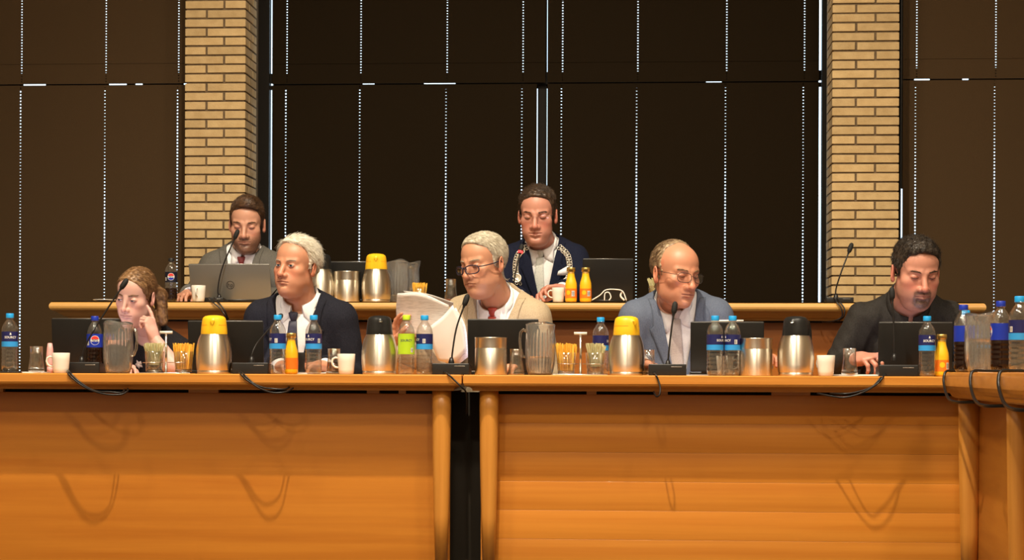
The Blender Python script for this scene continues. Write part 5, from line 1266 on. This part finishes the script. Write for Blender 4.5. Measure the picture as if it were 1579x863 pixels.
    # trousers
    if legs:
        def tf(P):
            d = None
            for s_ in (-1, 1):
                h_ = TF.loc(hips + np.array([s_*0.09, 0, -0.02])); k_ = TF.loc(hips + np.array([s_*0.13, -0.42, -0.03])); f_ = TF.loc(np.array([hips[0] + s_*0.14, hips[1] - 0.40, seat_z - 0.385]))
                e_ = smin(cone(P, h_, k_, 0.092, 0.068), cone(P, k_, f_, 0.068, 0.052), 0.02); d = e_ if d is None else smin(d, e_, 0.03)
            d = smin(d, ell(P, (LH[0], LH[1]*0.95, LH[2] - 0.01), (0.178, 0.135, 0.12)), 0.04)
            return d + 0.002*wob(P, 45, 2)
        V, Q = mesh_sdf(tf, lo, hi, 0.012, newton=False); np_mesh('trousers', TF.wor(V), Q, M['trouser'], root, B)
        for s_ in (-1, 1):
            p = np.array([hips[0] + s_*0.15, hips[1] - 0.47, seat_z - 0.46]) - B
            MB().lathe([(0.001, 0.0), (1.0, 0.0), (1.0, 0.018), (0.95, 0.05), (0.7, 0.085), (0.001, 0.095)], 18).xform(Matrix.Translation(p.tolist()) @ Matrix.Diagonal((0.045, 0.125, 1.0, 1.0))).build('shoe', M['black'], root)
    # ---- chair
    if chair:
        cb = (hips[0], hips[1] + 0.02, seat_z - 0.46); c = thing('office_chair', chair_label, 'chair', cb, group='dark office chairs')
        MB().bbox(-0.23, 0.23, -0.25, 0.2, 0.40, 0.455, 0.02).build('seat', M['seatcloth'], c)
        MB().bbox(-0.20, 0.20, 0.19, 0.235, 0.52, 0.88, 0.018).build('backrest', M['seatcloth'], c)
        MB().tube([(0, 0.12, 0.41), (0, 0.24, 0.42), (0, 0.25, 0.55)], 0.018, 8).build('back_bar', M['black'], c)
        MB().tube([(0, 0, 0.07), (0, 0, 0.40)], 0.025, 12).build('pole', M['black'], c)
        for k in range(5):
            a_ = 2*PI*k/5; MB().tube([(0, 0, 0.08), (0.26*math.cos(a_), 0.26*math.sin(a_), 0.045)], [0.022, 0.015], 8).build('foot_spoke', M['black'], c)
            MB().ball((0.26*math.cos(a_), 0.26*math.sin(a_), 0.0255), 0.025, 10, 6).build('castor', M['black'], c)
    return dict(root=root, HF=HF, TF=TF, F0=F0, scale=scale, jack=jack_solid, shirt=shirt_solid, B=B, nk0=nk0, ndir=ndir, rn=rn)

def glasses(P, rim, kind='full', drop=0.0, w=0.026, h=0.0185, slide=0.0, rr=0.0014, lens=True):
    """spectacles in the head's own frame; slide moves them down the nose"""
    root, HF, sc, B, F0 = P['root'], P['HF'], P['scale'], P['B'], P['F0']
    g = bpy.data.objects.new('glasses', None); COL.objects.link(g); g.parent = root
    T = lambda p: HF.wor(np.array(p)*sc) - B
    yb = -0.1045 - slide*0.35; zc = -0.004 - drop
    for s_ in (-1, 1):
        ring = []
        for k in range(28):
            a_ = 2*PI*k/28; cx, cz = math.cos(a_), math.sin(a_); e = 2.8
            x = abs(cx)**(2/e)*math.copysign(1, cx)*w; z = abs(cz)**(2/e)*math.copysign(1, cz)*h
            ring.append((s_*(0.0335) + x, yb + 0.012*((abs(s_*0.0335 + x) - 0.0335)/0.03) + 0.004*abs(x)/w, zc + z - 0.08*slide*0))
        R_ = [T(p) for p in ring]
        if kind == 'full': MB().tube(R_, rr*sc, 7, closed=True).build('rim', rim, g)
        elif kind == 'half': MB().tube([R_[k] for k in range(0, 15)], rr*sc, 7).build('rim', rim, g)
        if lens:
            ce = np.mean(R_, 0); MB().add([ce] + R_, [(0, k + 1, (k + 1) % 28 + 1) for k in range(28)], True).build('lens', M['lens'], g)
        hx = s_*(0.0335 + w)
        MB().tube([T((hx, yb + 0.016, zc + h*0.55)), T((s_*0.074, yb + 0.030, zc + h*0.55)), T((s_*0.0800, -0.03, zc + h*0.5 + slide*0.25)), T((s_*0.0815, 0.012, 0.006)), T((s_*0.0815, 0.030, -0.012))], rr*sc*0.95, 6).build('temple_arm', rim, g)
    MB().tube([T((-0.0335 + w, yb + 0.002, zc + 0.004)), T((-0.004, yb - 0.006, zc + 0.008)), T((0.004, yb - 0.006, zc + 0.008)), T((0.0335 - w, yb + 0.002, zc + 0.004))], rr*sc*0.9, 6).build('bridge', rim, g)
    return g
# ------------------------------------------------------------------ who sits where
PT = lambda px, py, y: at(px, py, y)
FLAT = [(8, 10, 8)]*4
REST = [(25, 35, 20), (28, 38, 22), (32, 40, 24), (36, 42, 25)]
GRIP = [(45, 55, 30), (50, 60, 35), (55, 62, 35), (58, 62, 35)]
short_front = [(0.14, -0.14), (0.10, -0.095), (0.088, -0.078), (0.07, -0.058), (0.045, -0.045), (0.02, -0.034), (-0.004, -0.018), (-0.022, 0.0), (-0.03, 0.026), (-0.055, 0.042), (-0.072, 0.066), (-0.084, 0.2)]
sk = lambda r, g, b: (r, g, b)

# --- man in grey suit, rear desk
h_br = hair_material('brown hair', (0.045, 0.022, 0.010), (0.11, 0.055, 0.024))
p = person('man in grey suit with dark red tie and short beard behind a silver laptop', PT(381, 345, 2.36), 3, 14, 1, 1.13, PT(374, 402, 2.42), 0.155, (0, 0, 0.0, 0.0),
    dict(skin=sk(0.510, 0.260, 0.168), red=0.5, brow=(0.10, 0.05, 0.025), beard=0.9, beardcol=(0.10, 0.045, 0.022), shape=dict(w=0.97, jw=1.0, age=0.2, fat=0.25, nr=0.056), eyes=dict(open=0)),
    dict(front=short_front, fade=0.65, thick=0.007, mat=h_br, bulk=[((0.015, -0.06, 0.12), (0.055, 0.05, 0.045), 0.034)], comb=lambda p: np.stack([0.5 + 0*p[:, 0], 0.55 + 0*p[:, 0], 0.35*(p[:, 2] > 0.07) - 0.9*(p[:, 2] <= 0.07)], 1), len=0.035, lift=0.22, n=3000),
    dict(kind='jacket', mat=cloth('grey suit cloth', (0.085, 0.080, 0.068), (0.12, 0.112, 0.095), 300), vb=-0.30, vw=0.074, tie=noisy('dark red tie silk', (0.20, 0.028, 0.028), (0.28, 0.06, 0.055), (120, 120, 120), 0.5), colgap=0.10, tip=0.055),
    [dict(side=-1, el=PT(300, 462, 2.33), wr=PT(293, 453, 1.93), hand=dict(curl=REST, dir=(-0.25, -1, -0.12), palm=(0.1, -0.1, -1), flip=-1)),
     dict(side=1, el=PT(450, 462, 2.33), wr=PT(400, 458, 2.05), hand=dict(curl=REST, dir=(-0.2, -1, -0.1), palm=(0, -0.1, -1)))],
    seat_z=ZD + 0.46, hip_dy=0.10, chair_label='dark office chair behind the grey-suited man')

# --- chairman with the chain
h_dk = hair_material('dark brown hair', (0.028, 0.016, 0.009), (0.085, 0.05, 0.028))
p = person('man in navy suit wearing a silver chain of office', PT(829, 331, 2.33), -4, 11, 0, 1.19, PT(838, 391, 2.42), 0.165, (0, 0, 0.01, 0.0),
    dict(skin=sk(0.528, 0.244, 0.172), red=0.8, brow=(0.12, 0.06, 0.04), browm=0.5, shape=dict(w=0.98, jw=1.0, age=0.4, fat=0.2, open_mouth=0.004), eyes=dict(open=0)),
    dict(front=short_front, fade=0.6, thick=0.008, mat=h_dk, bulk=[((0.0, -0.04, 0.115), (0.07, 0.06, 0.05), 0.005)], comb=lambda p: np.stack([-0.5 + 0*p[:, 0], 0.5 + 0*p[:, 0], 0.5*(p[:, 2] > 0.06) - 0.9*(p[:, 2] <= 0.06)], 1), len=0.032, lift=0.30, jit=0.4, n=3000),
    dict(kind='jacket', mat=cloth('navy suit cloth', (0.004, 0.006, 0.018), (0.009, 0.012, 0.03), 300), vb=-0.30, vw=0.072, tie=noisy('pale spotted tie silk', (0.22, 0.25, 0.27), (0.52, 0.54, 0.50), (170, 170, 170), 0.5, lo=0.3, hi=0.42), square=(0.098, -0.095), tip=0.052, tiex=-0.008, tieslant=-0.05, colgap=0.14),
    [dict(side=-1, el=PT(775, 470, 2.33), wr=PT(800, 457, 2.0), hand=dict(curl=REST, dir=(0.5, -1, -0.1), palm=(0, -0.1, -1), flip=-1)),
     dict(side=1, el=PT(902, 462, 2.31), wr=PT(868, 446, 1.97), hand=dict(curl=[(30, 42, 25), (36, 46, 28), (42, 50, 30), (48, 52, 30)], dir=(-1, -0.35, -0.05), palm=(0.0, -0.45, -0.9), s=1.08))],
    seat_z=ZD + 0.46, hip_dy=0.12, chair_label='dark office chair behind the man with the silver chain')
glasses(p, M['wire'], 'none', 0.0, 0.025, 0.016, rr=0.0008)
# chain of office: two side by side rows of rings down each side of the chest
ch = bpy.data.objects.new('chain_of_office', None); COL.objects.link(ch); ch.parent = p['root']
TFc, Bc = p['TF'], p['B']; mb = MB()
def chest(x, z, off=0.010):
    x = np.atleast_1d(np.array(x, float)); z = np.atleast_1d(np.array(z, float)); y = surf_y(p['jack'], x.astype(f32), z.astype(f32)); return np.stack([x, y - off, z], 1)
for s_ in (-1, 1):
    key = np.array([(0.088, 0.042), (0.128, 0.005), (0.140, -0.05), (0.132, -0.11), (0.115, -0.16), (0.085, -0.215), (0.045, -0.265), (0.0, -0.29)])
    kx = catmull([np.array([s_*a_ if a_ else 0.0, b_, 0.0]) for a_, b_ in key], 12); L_ = np.cumsum([0] + [np.linalg.norm(kx[i+1] - kx[i]) for i in range(len(kx) - 1)]); nlk = int(L_[-1]/0.0120)
    for i in range(nlk):
        c0 = np.array([np.interp(i*0.0120, L_, [k[j] for k in kx]) for j in range(2)]); c1 = np.array([np.interp(i*0.0120 + 0.004, L_, [k[j] for k in kx]) for j in range(2)]); t_ = (c1 - c0)/(np.linalg.norm(c1 - c0) + 1e-9); nrm_ = np.array([-t_[1], t_[0]])
        for sd_ in (-1, 1):
            cc = c0 + nrm_*sd_*0.0072; cw = chest(cc[0], cc[1])[0]; tl = 0.5 if (i + (sd_ > 0)) % 2 else -0.5
            ring = [cw + np.array([t_[0], 0, t_[1]])*0.0092*math.cos(a_*PI/5) + (np.array([nrm_[0], 0, nrm_[1]])*math.cos(tl) + np.array([0, -1, 0])*math.sin(tl))*0.0072*math.sin(a_*PI/5) for a_ in range(10)]
            mb.tube([TFc.wor(r) - Bc for r in ring], 0.0022, 5, closed=True)
mb.build('chain_links', M['chainsilver'], ch, fixn=False)['kind'] = 'stuff'
for (x, z, r) in ((-0.133, -0.105, 0.024), (0.127, -0.125, 0.024), (0.0, -0.30, 0.03)):
    c0 = TFc.wor(chest(x, z, 0.016)[0]) - Bc; o = MB().lathe([(0.0005, 0.0), (r*0.8, 0.0), (r*0.85, 0.002), (r, 0.002), (r, -0.003), (0.0005, -0.003)], 24).xform(Matrix.Translation(c0.tolist()) @ Matrix.Rotation(PI/2 - 0.15, 4, 'X')).build('medallion', M['chainsilver'], ch)

# --- woman resting her cheek
h_bl = hair_material('dark blonde hair', (0.13, 0.062, 0.024), (0.30, 0.17, 0.075))
wfront = [(0.14, -0.14), (0.105, -0.09), (0.09, -0.078), (0.07, -0.066), (0.045, -0.055), (0.02, -0.040), (-0.004, -0.020), (-0.022, -0.002), (-0.04, 0.022), (-0.07, 0.04), (-0.12, 0.06)]
p = person('woman with tied dark blonde hair in a black flowered top, cheek on her hand', PT(210, 456, 0.55), -16, 14, 6, 0.98, PT(232, 532, 0.72), 0.145, (0.0, -8, -0.02, -0.02),
    dict(skin=sk(0.598, 0.353, 0.288), red=0.45, brow=(0.22, 0.12, 0.07), browm=0.55, lip=(0.55, 0.2, 0.2), lipm=0.9, shape=dict(w=0.94, jw=0.88, nose=0.78, fat=0.2, age=0.0, nr=0.046, female=True, ear=0.95), eyes=dict(open=0.25, look=(-0.002, -0.003), iris=(0.08, 0.09, 0.1))),
    dict(front=wfront, thick=0.005, mat=h_bl, comb=lambda p: np.stack([0.25*np.sign(p[:, 0]), 1.0 + 0*p[:, 0], -0.35 + 0*p[:, 0]], 1), extra=[((0.02, 0.09, 0.03), (0.05, 0.118, -0.02), 0.026, 0.032), ((0.05, 0.118, -0.02), (0.072, 0.10, -0.13), 0.032, 0.02)], len=0.055, lift=0.05, jit=0.12, n=3600, rad=0.0007),
    dict(kind='top', name='flowered_top', mat=cloth('black jersey', (0.007, 0.006, 0.007), (0.012, 0.010, 0.011)), collar=False, blobs=[(-0.03, -0.06, 0.022), (0.05, -0.03, 0.02), (0.02, -0.14, 0.028), (0.09, -0.11, 0.022), (-0.08, -0.10, 0.024), (-0.05, -0.19, 0.024), (0.08, -0.2, 0.026), (0.13, -0.06, 0.018)], blobmat=mat('cream flower print', (0.62, 0.50, 0.42), 0.8)),
    [dict(side=1, el=PT(266, 564, 0.42), wr=PT(238, 522, 0.42), short=True, r=0.85, hand=dict(curl=[(2, 12, 8), (58, 78, 40), (62, 80, 42), (66, 80, 42)], dir=(-0.30, 0.02, 1.0), palm=(-0.93, 0.36, -0.1), flip=1, s=0.92, thumb=(0.3, 0.5), spread=0.05)),
     dict(side=-1, el=PT(176, 586, 0.74), wr=PT(192, 566, 0.45), short=True, r=0.85, hand=dict(curl=REST, dir=(0.4, -1, 0), palm=(0, 0, -1), flip=-1, s=0.9))],
    hip_dy=0.16, chair_label='dark office chair of the woman')

# --- white-haired man in navy
h_wh = hair_material('white hair', (0.70, 0.64, 0.51), (0.88, 0.84, 0.74))
wh_front = [(0.14, -0.12), (0.115, -0.085), (0.098, -0.062), (0.085, -0.045), (0.06, -0.028), (0.035, -0.018), (0.01, -0.012), (-0.008, -0.004), (-0.022, 0.01), (-0.03, 0.03), (-0.055, 0.042), (-0.072, 0.066), (-0.084, 0.2)]
p = person('white-haired man in dark navy suit with loosened tie looking at the camera', PT(457, 411, 0.66), -25, -1, 3, 1.03, PT(464, 481, 0.72), 0.178, (0.0, -5, 0.04, 0.012),
    dict(skin=sk(0.528, 0.244, 0.144), red=0.7, brow=(0.42, 0.27, 0.18), browm=0.4, shape=dict(w=1.02, jw=1.08, age=0.9, fat=0.35, nose=1.08, nr=0.062, frown=0.6), eyes=dict(open=0.75, look=(0.0025, 0.0), iris=(0.06, 0.09, 0.12))),
    dict(front=wh_front, thick=0.008, mat=h_wh, bulk=[((0.06, 0.0, 0.05), (0.05, 0.07, 0.05), 0.006), ((0.0, -0.05, 0.12), (0.06, 0.05, 0.03), 0.006)], comb=lambda p: np.stack([0.55*np.sign(p[:, 0] + 0.03), 0.7 + 0*p[:, 0], -0.1 - 0.5*(p[:, 2] < 0.08)], 1), len=0.045, lift=0.32, jit=0.3, n=4200, browmat=hair_material('grey brow', (0.4, 0.3, 0.22), (0.55, 0.42, 0.32))),
    dict(kind='jacket', mat=cloth('dark navy wool', (0.007, 0.0075, 0.013), (0.015, 0.0155, 0.024), 300), vb=-0.36, vw=0.090, vx=-0.012, tie=noisy('dark blue tie silk', (0.018, 0.018, 0.035), (0.035, 0.035, 0.06), (150, 150, 150), 0.55), tiedrop=-0.025, tiex=-0.014, tieslant=-0.03, colgap=0.32, tip=0.058),
    [dict(side=-1, el=PT(388, 580, 0.72), wr=PT(432, 565, 0.40), hand=dict(curl=REST, dir=(0.6, -0.8, 0), palm=(0, 0, -1), flip=-1)),
     dict(side=1, el=PT(543, 582, 0.72), wr=PT(503, 565, 0.37), hand=dict(curl=REST, dir=(-0.8, -0.6, 0.05), palm=(0, -0.1, -1)))],
    chair_label='dark office chair of the white-haired man in navy')

# --- man reading papers
h_gr = hair_material('grey white hair', (0.48, 0.42, 0.31), (0.74, 0.68, 0.55))
gr_front = [(0.14, -0.14), (0.112, -0.10), (0.098, -0.086), (0.085, -0.068), (0.06, -0.04), (0.035, -0.026), (0.01, -0.020), (-0.008, -0.010), (-0.022, 0.008), (-0.03, 0.028), (-0.055, 0.042), (-0.072, 0.066), (-0.084, 0.2)]
p = person('grey-haired man in beige jacket and dark-rimmed glasses reading papers', PT(746, 407, 0.62), -38, 8, -3, 1.08, PT(768, 477, 0.74), 0.165, (0.0, -14, 0.04, 0.01),
    dict(skin=sk(0.528, 0.252, 0.148), red=0.5, brow=(0.46, 0.33, 0.22), browm=0.6, shape=dict(w=1.0, jw=1.08, age=0.9, fat=0.3, nr=0.060, frown=1.0, nose=1.0), eyes=dict(open=0)),
    dict(front=gr_front, fade=0.3, thick=0.0065, mat=h_gr, bulk=[((0.0, -0.05, 0.115), (0.06, 0.05, 0.03), 0.003)], comb=lambda p: np.stack([0.75 + 0*p[:, 0], 0.55 + 0*p[:, 0], -0.1 - 0.7*(p[:, 2] < 0.07)], 1), len=0.045, lift=0.08, jit=0.12, n=4200, browmat=hair_material('pale brow', (0.45, 0.36, 0.26), (0.6, 0.5, 0.38))),
    dict(kind='jacket', mat=cloth('beige linen', (0.37, 0.29, 0.185), (0.47, 0.375, 0.25), 330), vb=-0.33, vw=0.085, tie=noisy('rust red tie silk', (0.26, 0.022, 0.012), (0.36, 0.05, 0.03), (150, 150, 150), 0.5), tip=0.055, colgap=0.14),
    [dict(side=-1, el=PT(676, 560, 0.60), wr=PT(610, 536, 0.47), hand=dict(curl=[(18, 18, 10), (30, 30, 15), (45, 45, 25), (55, 50, 30)], dir=(0.10, -0.18, 1.0), palm=(0.9, -0.35, 0.0), flip=1, thumb=(0.35, 0.6), s=1.05)),
     dict(side=1, el=PT(845, 585, 0.74), wr=PT(800, 565, 0.44), hand=dict(curl=REST, dir=(-0.5, -0.9, 0), palm=(0, 0, -1)))],
    chair_label='dark office chair of the man reading papers')
glasses(p, M['rimblue'], 'full', 0.010, 0.0265, 0.0165, slide=0.02, rr=0.0023)
# sheets in his hand: bent paper, several leaves
t = thing('paper_sheets', 'bent sheets of white paper held up by the grey-haired man in beige', 'papers', PT(660, 575, 0.45))
Bp = np.array(PT(660, 575, 0.45))
def sheet(name, rows, mt=M['paper'], n=8):
    """rows: list of lists of world points (grid)"""
    G = np.array(rows); g2 = []
    for r in G: g2.append(catmull(list(r), 5))
    G = np.array(g2); G = np.array([catmull(list(G[:, j]), 5) for j in range(G.shape[1])]).transpose(1, 0, 2); n_, m_ = G.shape[:2]
    q = [(i*m_ + j, i*m_ + j + 1, (i+1)*m_ + j + 1, (i+1)*m_ + j) for i in range(n_ - 1) for j in range(m_ - 1)]
    o = np_mesh(name, G.reshape(-1, 3), q, mt, t, Bp); s_ = o.modifiers.new('thickness', 'SOLIDIFY'); s_.thickness = 0.0012; return o
M['printed'] = noisy('printed paper', (0.66, 0.62, 0.60), (0.80, 0.76, 0.74), (30, 30, 260), 0.75, lo=0.42, hi=0.55)
sheet('sheet', [[PT(613, 452, 0.40), PT(650, 452, 0.36), PT(692, 470, 0.34)], [PT(611, 478, 0.44), PT(648, 484, 0.40), PT(690, 492, 0.36)], [PT(614, 512, 0.46), PT(645, 520, 0.43), PT(678, 524, 0.38)]], M['printed'])
sheet('sheet', [[PT(622, 448, 0.41), PT(660, 453, 0.37), PT(699, 466, 0.35)], [PT(640, 470, 0.45), PT(668, 470, 0.42), PT(699, 473, 0.38)]])
sheet('sheet', [[PT(663, 503, 0.36), PT(682, 488, 0.35), PT(698, 470, 0.34)], [PT(668, 535, 0.38), PT(692, 520, 0.36), PT(712, 500, 0.35)], [PT(676, 556, 0.40), PT(700, 558, 0.38), PT(720, 540, 0.37)]])
sheet('sheet', [[PT(668, 505, 0.38), PT(688, 488, 0.37), PT(703, 474, 0.36)], [PT(676, 535, 0.40), PT(700, 520, 0.38), PT(718, 504, 0.37)], [PT(688, 560, 0.42), PT(706, 561, 0.40), PT(722, 550, 0.39)]], M['printed'])

# --- balding man in blue-grey
h_lb = hair_material('thin light brown hair', (0.16, 0.095, 0.05), (0.40, 0.29, 0.17))
bald = [(0.14, -0.030), (0.118, -0.022), (0.10, -0.012), (0.075, -0.008), (0.05, -0.006), (0.03, -0.010), (0.01, -0.014), (-0.008, -0.010), (-0.02, 0.004), (-0.03, 0.028), (-0.055, 0.042), (-0.072, 0.066), (-0.084, 0.2)]
p = person('balding man in blue-grey suit and glasses looking down beside his microphone', PT(1041, 422, 0.62), 36, 8, 2, 1.14, PT(1043, 479, 0.73), 0.175, (0.0, 6, 0.03, 0.008),
    dict(skin=sk(0.546, 0.244, 0.144), red=0.6, brow=(0.36, 0.2, 0.12), browm=0.4, shape=dict(w=1.0, jw=1.0, age=0.6, nr=0.054, nose=1.06), eyes=dict(open=0)),
    dict(front=bald, edge=0.016, thick=0.005, mat=h_lb, comb=lambda p: np.stack([0.1*np.sign(p[:, 0]), 0.9 + 0*p[:, 0], -0.5*(p[:, 2] < 0.09)], 1), len=0.04, lift=0.10, jit=0.22, n=2600),
    dict(kind='jacket', mat=cloth('blue grey wool', (0.085, 0.105, 0.155), (0.12, 0.145, 0.20), 330, rough=0.7), vb=-0.36, vw=0.080, tie=noisy('grey tie silk', (0.34, 0.30, 0.28), (0.46, 0.41, 0.39), (260, 260, 260), 0.5), tip=0.06, colgap=0.16, tieslant=-0.03),
    [dict(side=-1, el=PT(966, 582, 0.73), wr=PT(988, 560, 0.36), hand=dict(curl=REST, dir=(0.75, -0.6, -0.25), palm=(-0.1, 0.2, -1), flip=-1)),
     dict(side=1, el=PT(1132, 582, 0.73), wr=PT(1176, 562, 0.42), hand=dict(curl=REST, dir=(0.3, -0.8, 0.35), palm=(-0.2, 0, -1)))],
    chair_label='dark office chair of the balding man in blue-grey')
glasses(p, M['rimdark'], 'full', 0.002, 0.025, 0.0175, slide=0.01, rr=0.0011)

# --- man in the black shirt
h_vd = hair_material('very dark hair', (0.016, 0.011, 0.008), (0.055, 0.040, 0.028))
p = person('man in black shirt with dark goatee looking down at his laptop', PT(1412, 419, 0.52), 12, 16, 0, 1.15, PT(1398, 480, 0.68), 0.188, (0.0, 4, 0.06, 0.02),
    dict(skin=sk(0.528, 0.244, 0.172), red=0.85, brow=(0.13, 0.07, 0.05), browm=0.55, beard=0.95, goatee=True, beardcol=(0.05, 0.030, 0.020), shape=dict(w=1.02, jw=1.08, age=0.4, fat=0.5, nr=0.064), eyes=dict(open=0)),
    dict(front=[(0.14, -0.14), (0.105, -0.10), (0.092, -0.085), (0.075, -0.066), (0.045, -0.052), (0.02, -0.040), (-0.004, -0.022), (-0.022, -0.004), (-0.03, 0.026), (-0.055, 0.042), (-0.072, 0.066), (-0.084, 0.2)], fade=0.75, thick=0.008, mat=h_vd, bulk=[((0.0, -0.06, 0.105), (0.06, 0.05, 0.04), 0.010)], comb=lambda p: np.stack([0.2*np.sin(p[:, 0]*60), -0.3 + 0*p[:, 0], 0.6*(p[:, 2] > 0.06) - 0.8*(p[:, 2] <= 0.06)], 1), len=0.022, lift=0.5, jit=0.5, n=3200),
    dict(kind='shirt', mat=cloth('black cotton', (0.014, 0.012, 0.010), (0.024, 0.021, 0.018), 260, 0.75), fold=0.009, colgap=0.12, colz=0.012, tip=0.05),
    [dict(side=-1, el=PT(1290, 566, 0.66), wr=PT(1318, 554, 0.44), r=1.12, hand=dict(curl=[(35, 45, 25), (40, 50, 28), (46, 54, 30), (50, 55, 30)], dir=(0.52, -0.75, 0.06), palm=(0.25, 0.1, -1), flip=-1, s=1.18)),
     dict(side=1, el=PT(1500, 585, 0.74), wr=PT(1450, 566, 0.45), r=1.12, hand=dict(curl=REST, dir=(-0.7, -0.7, 0), palm=(0, 0, -1)))],
    chair_label='dark office chair of the man in the black shirt')
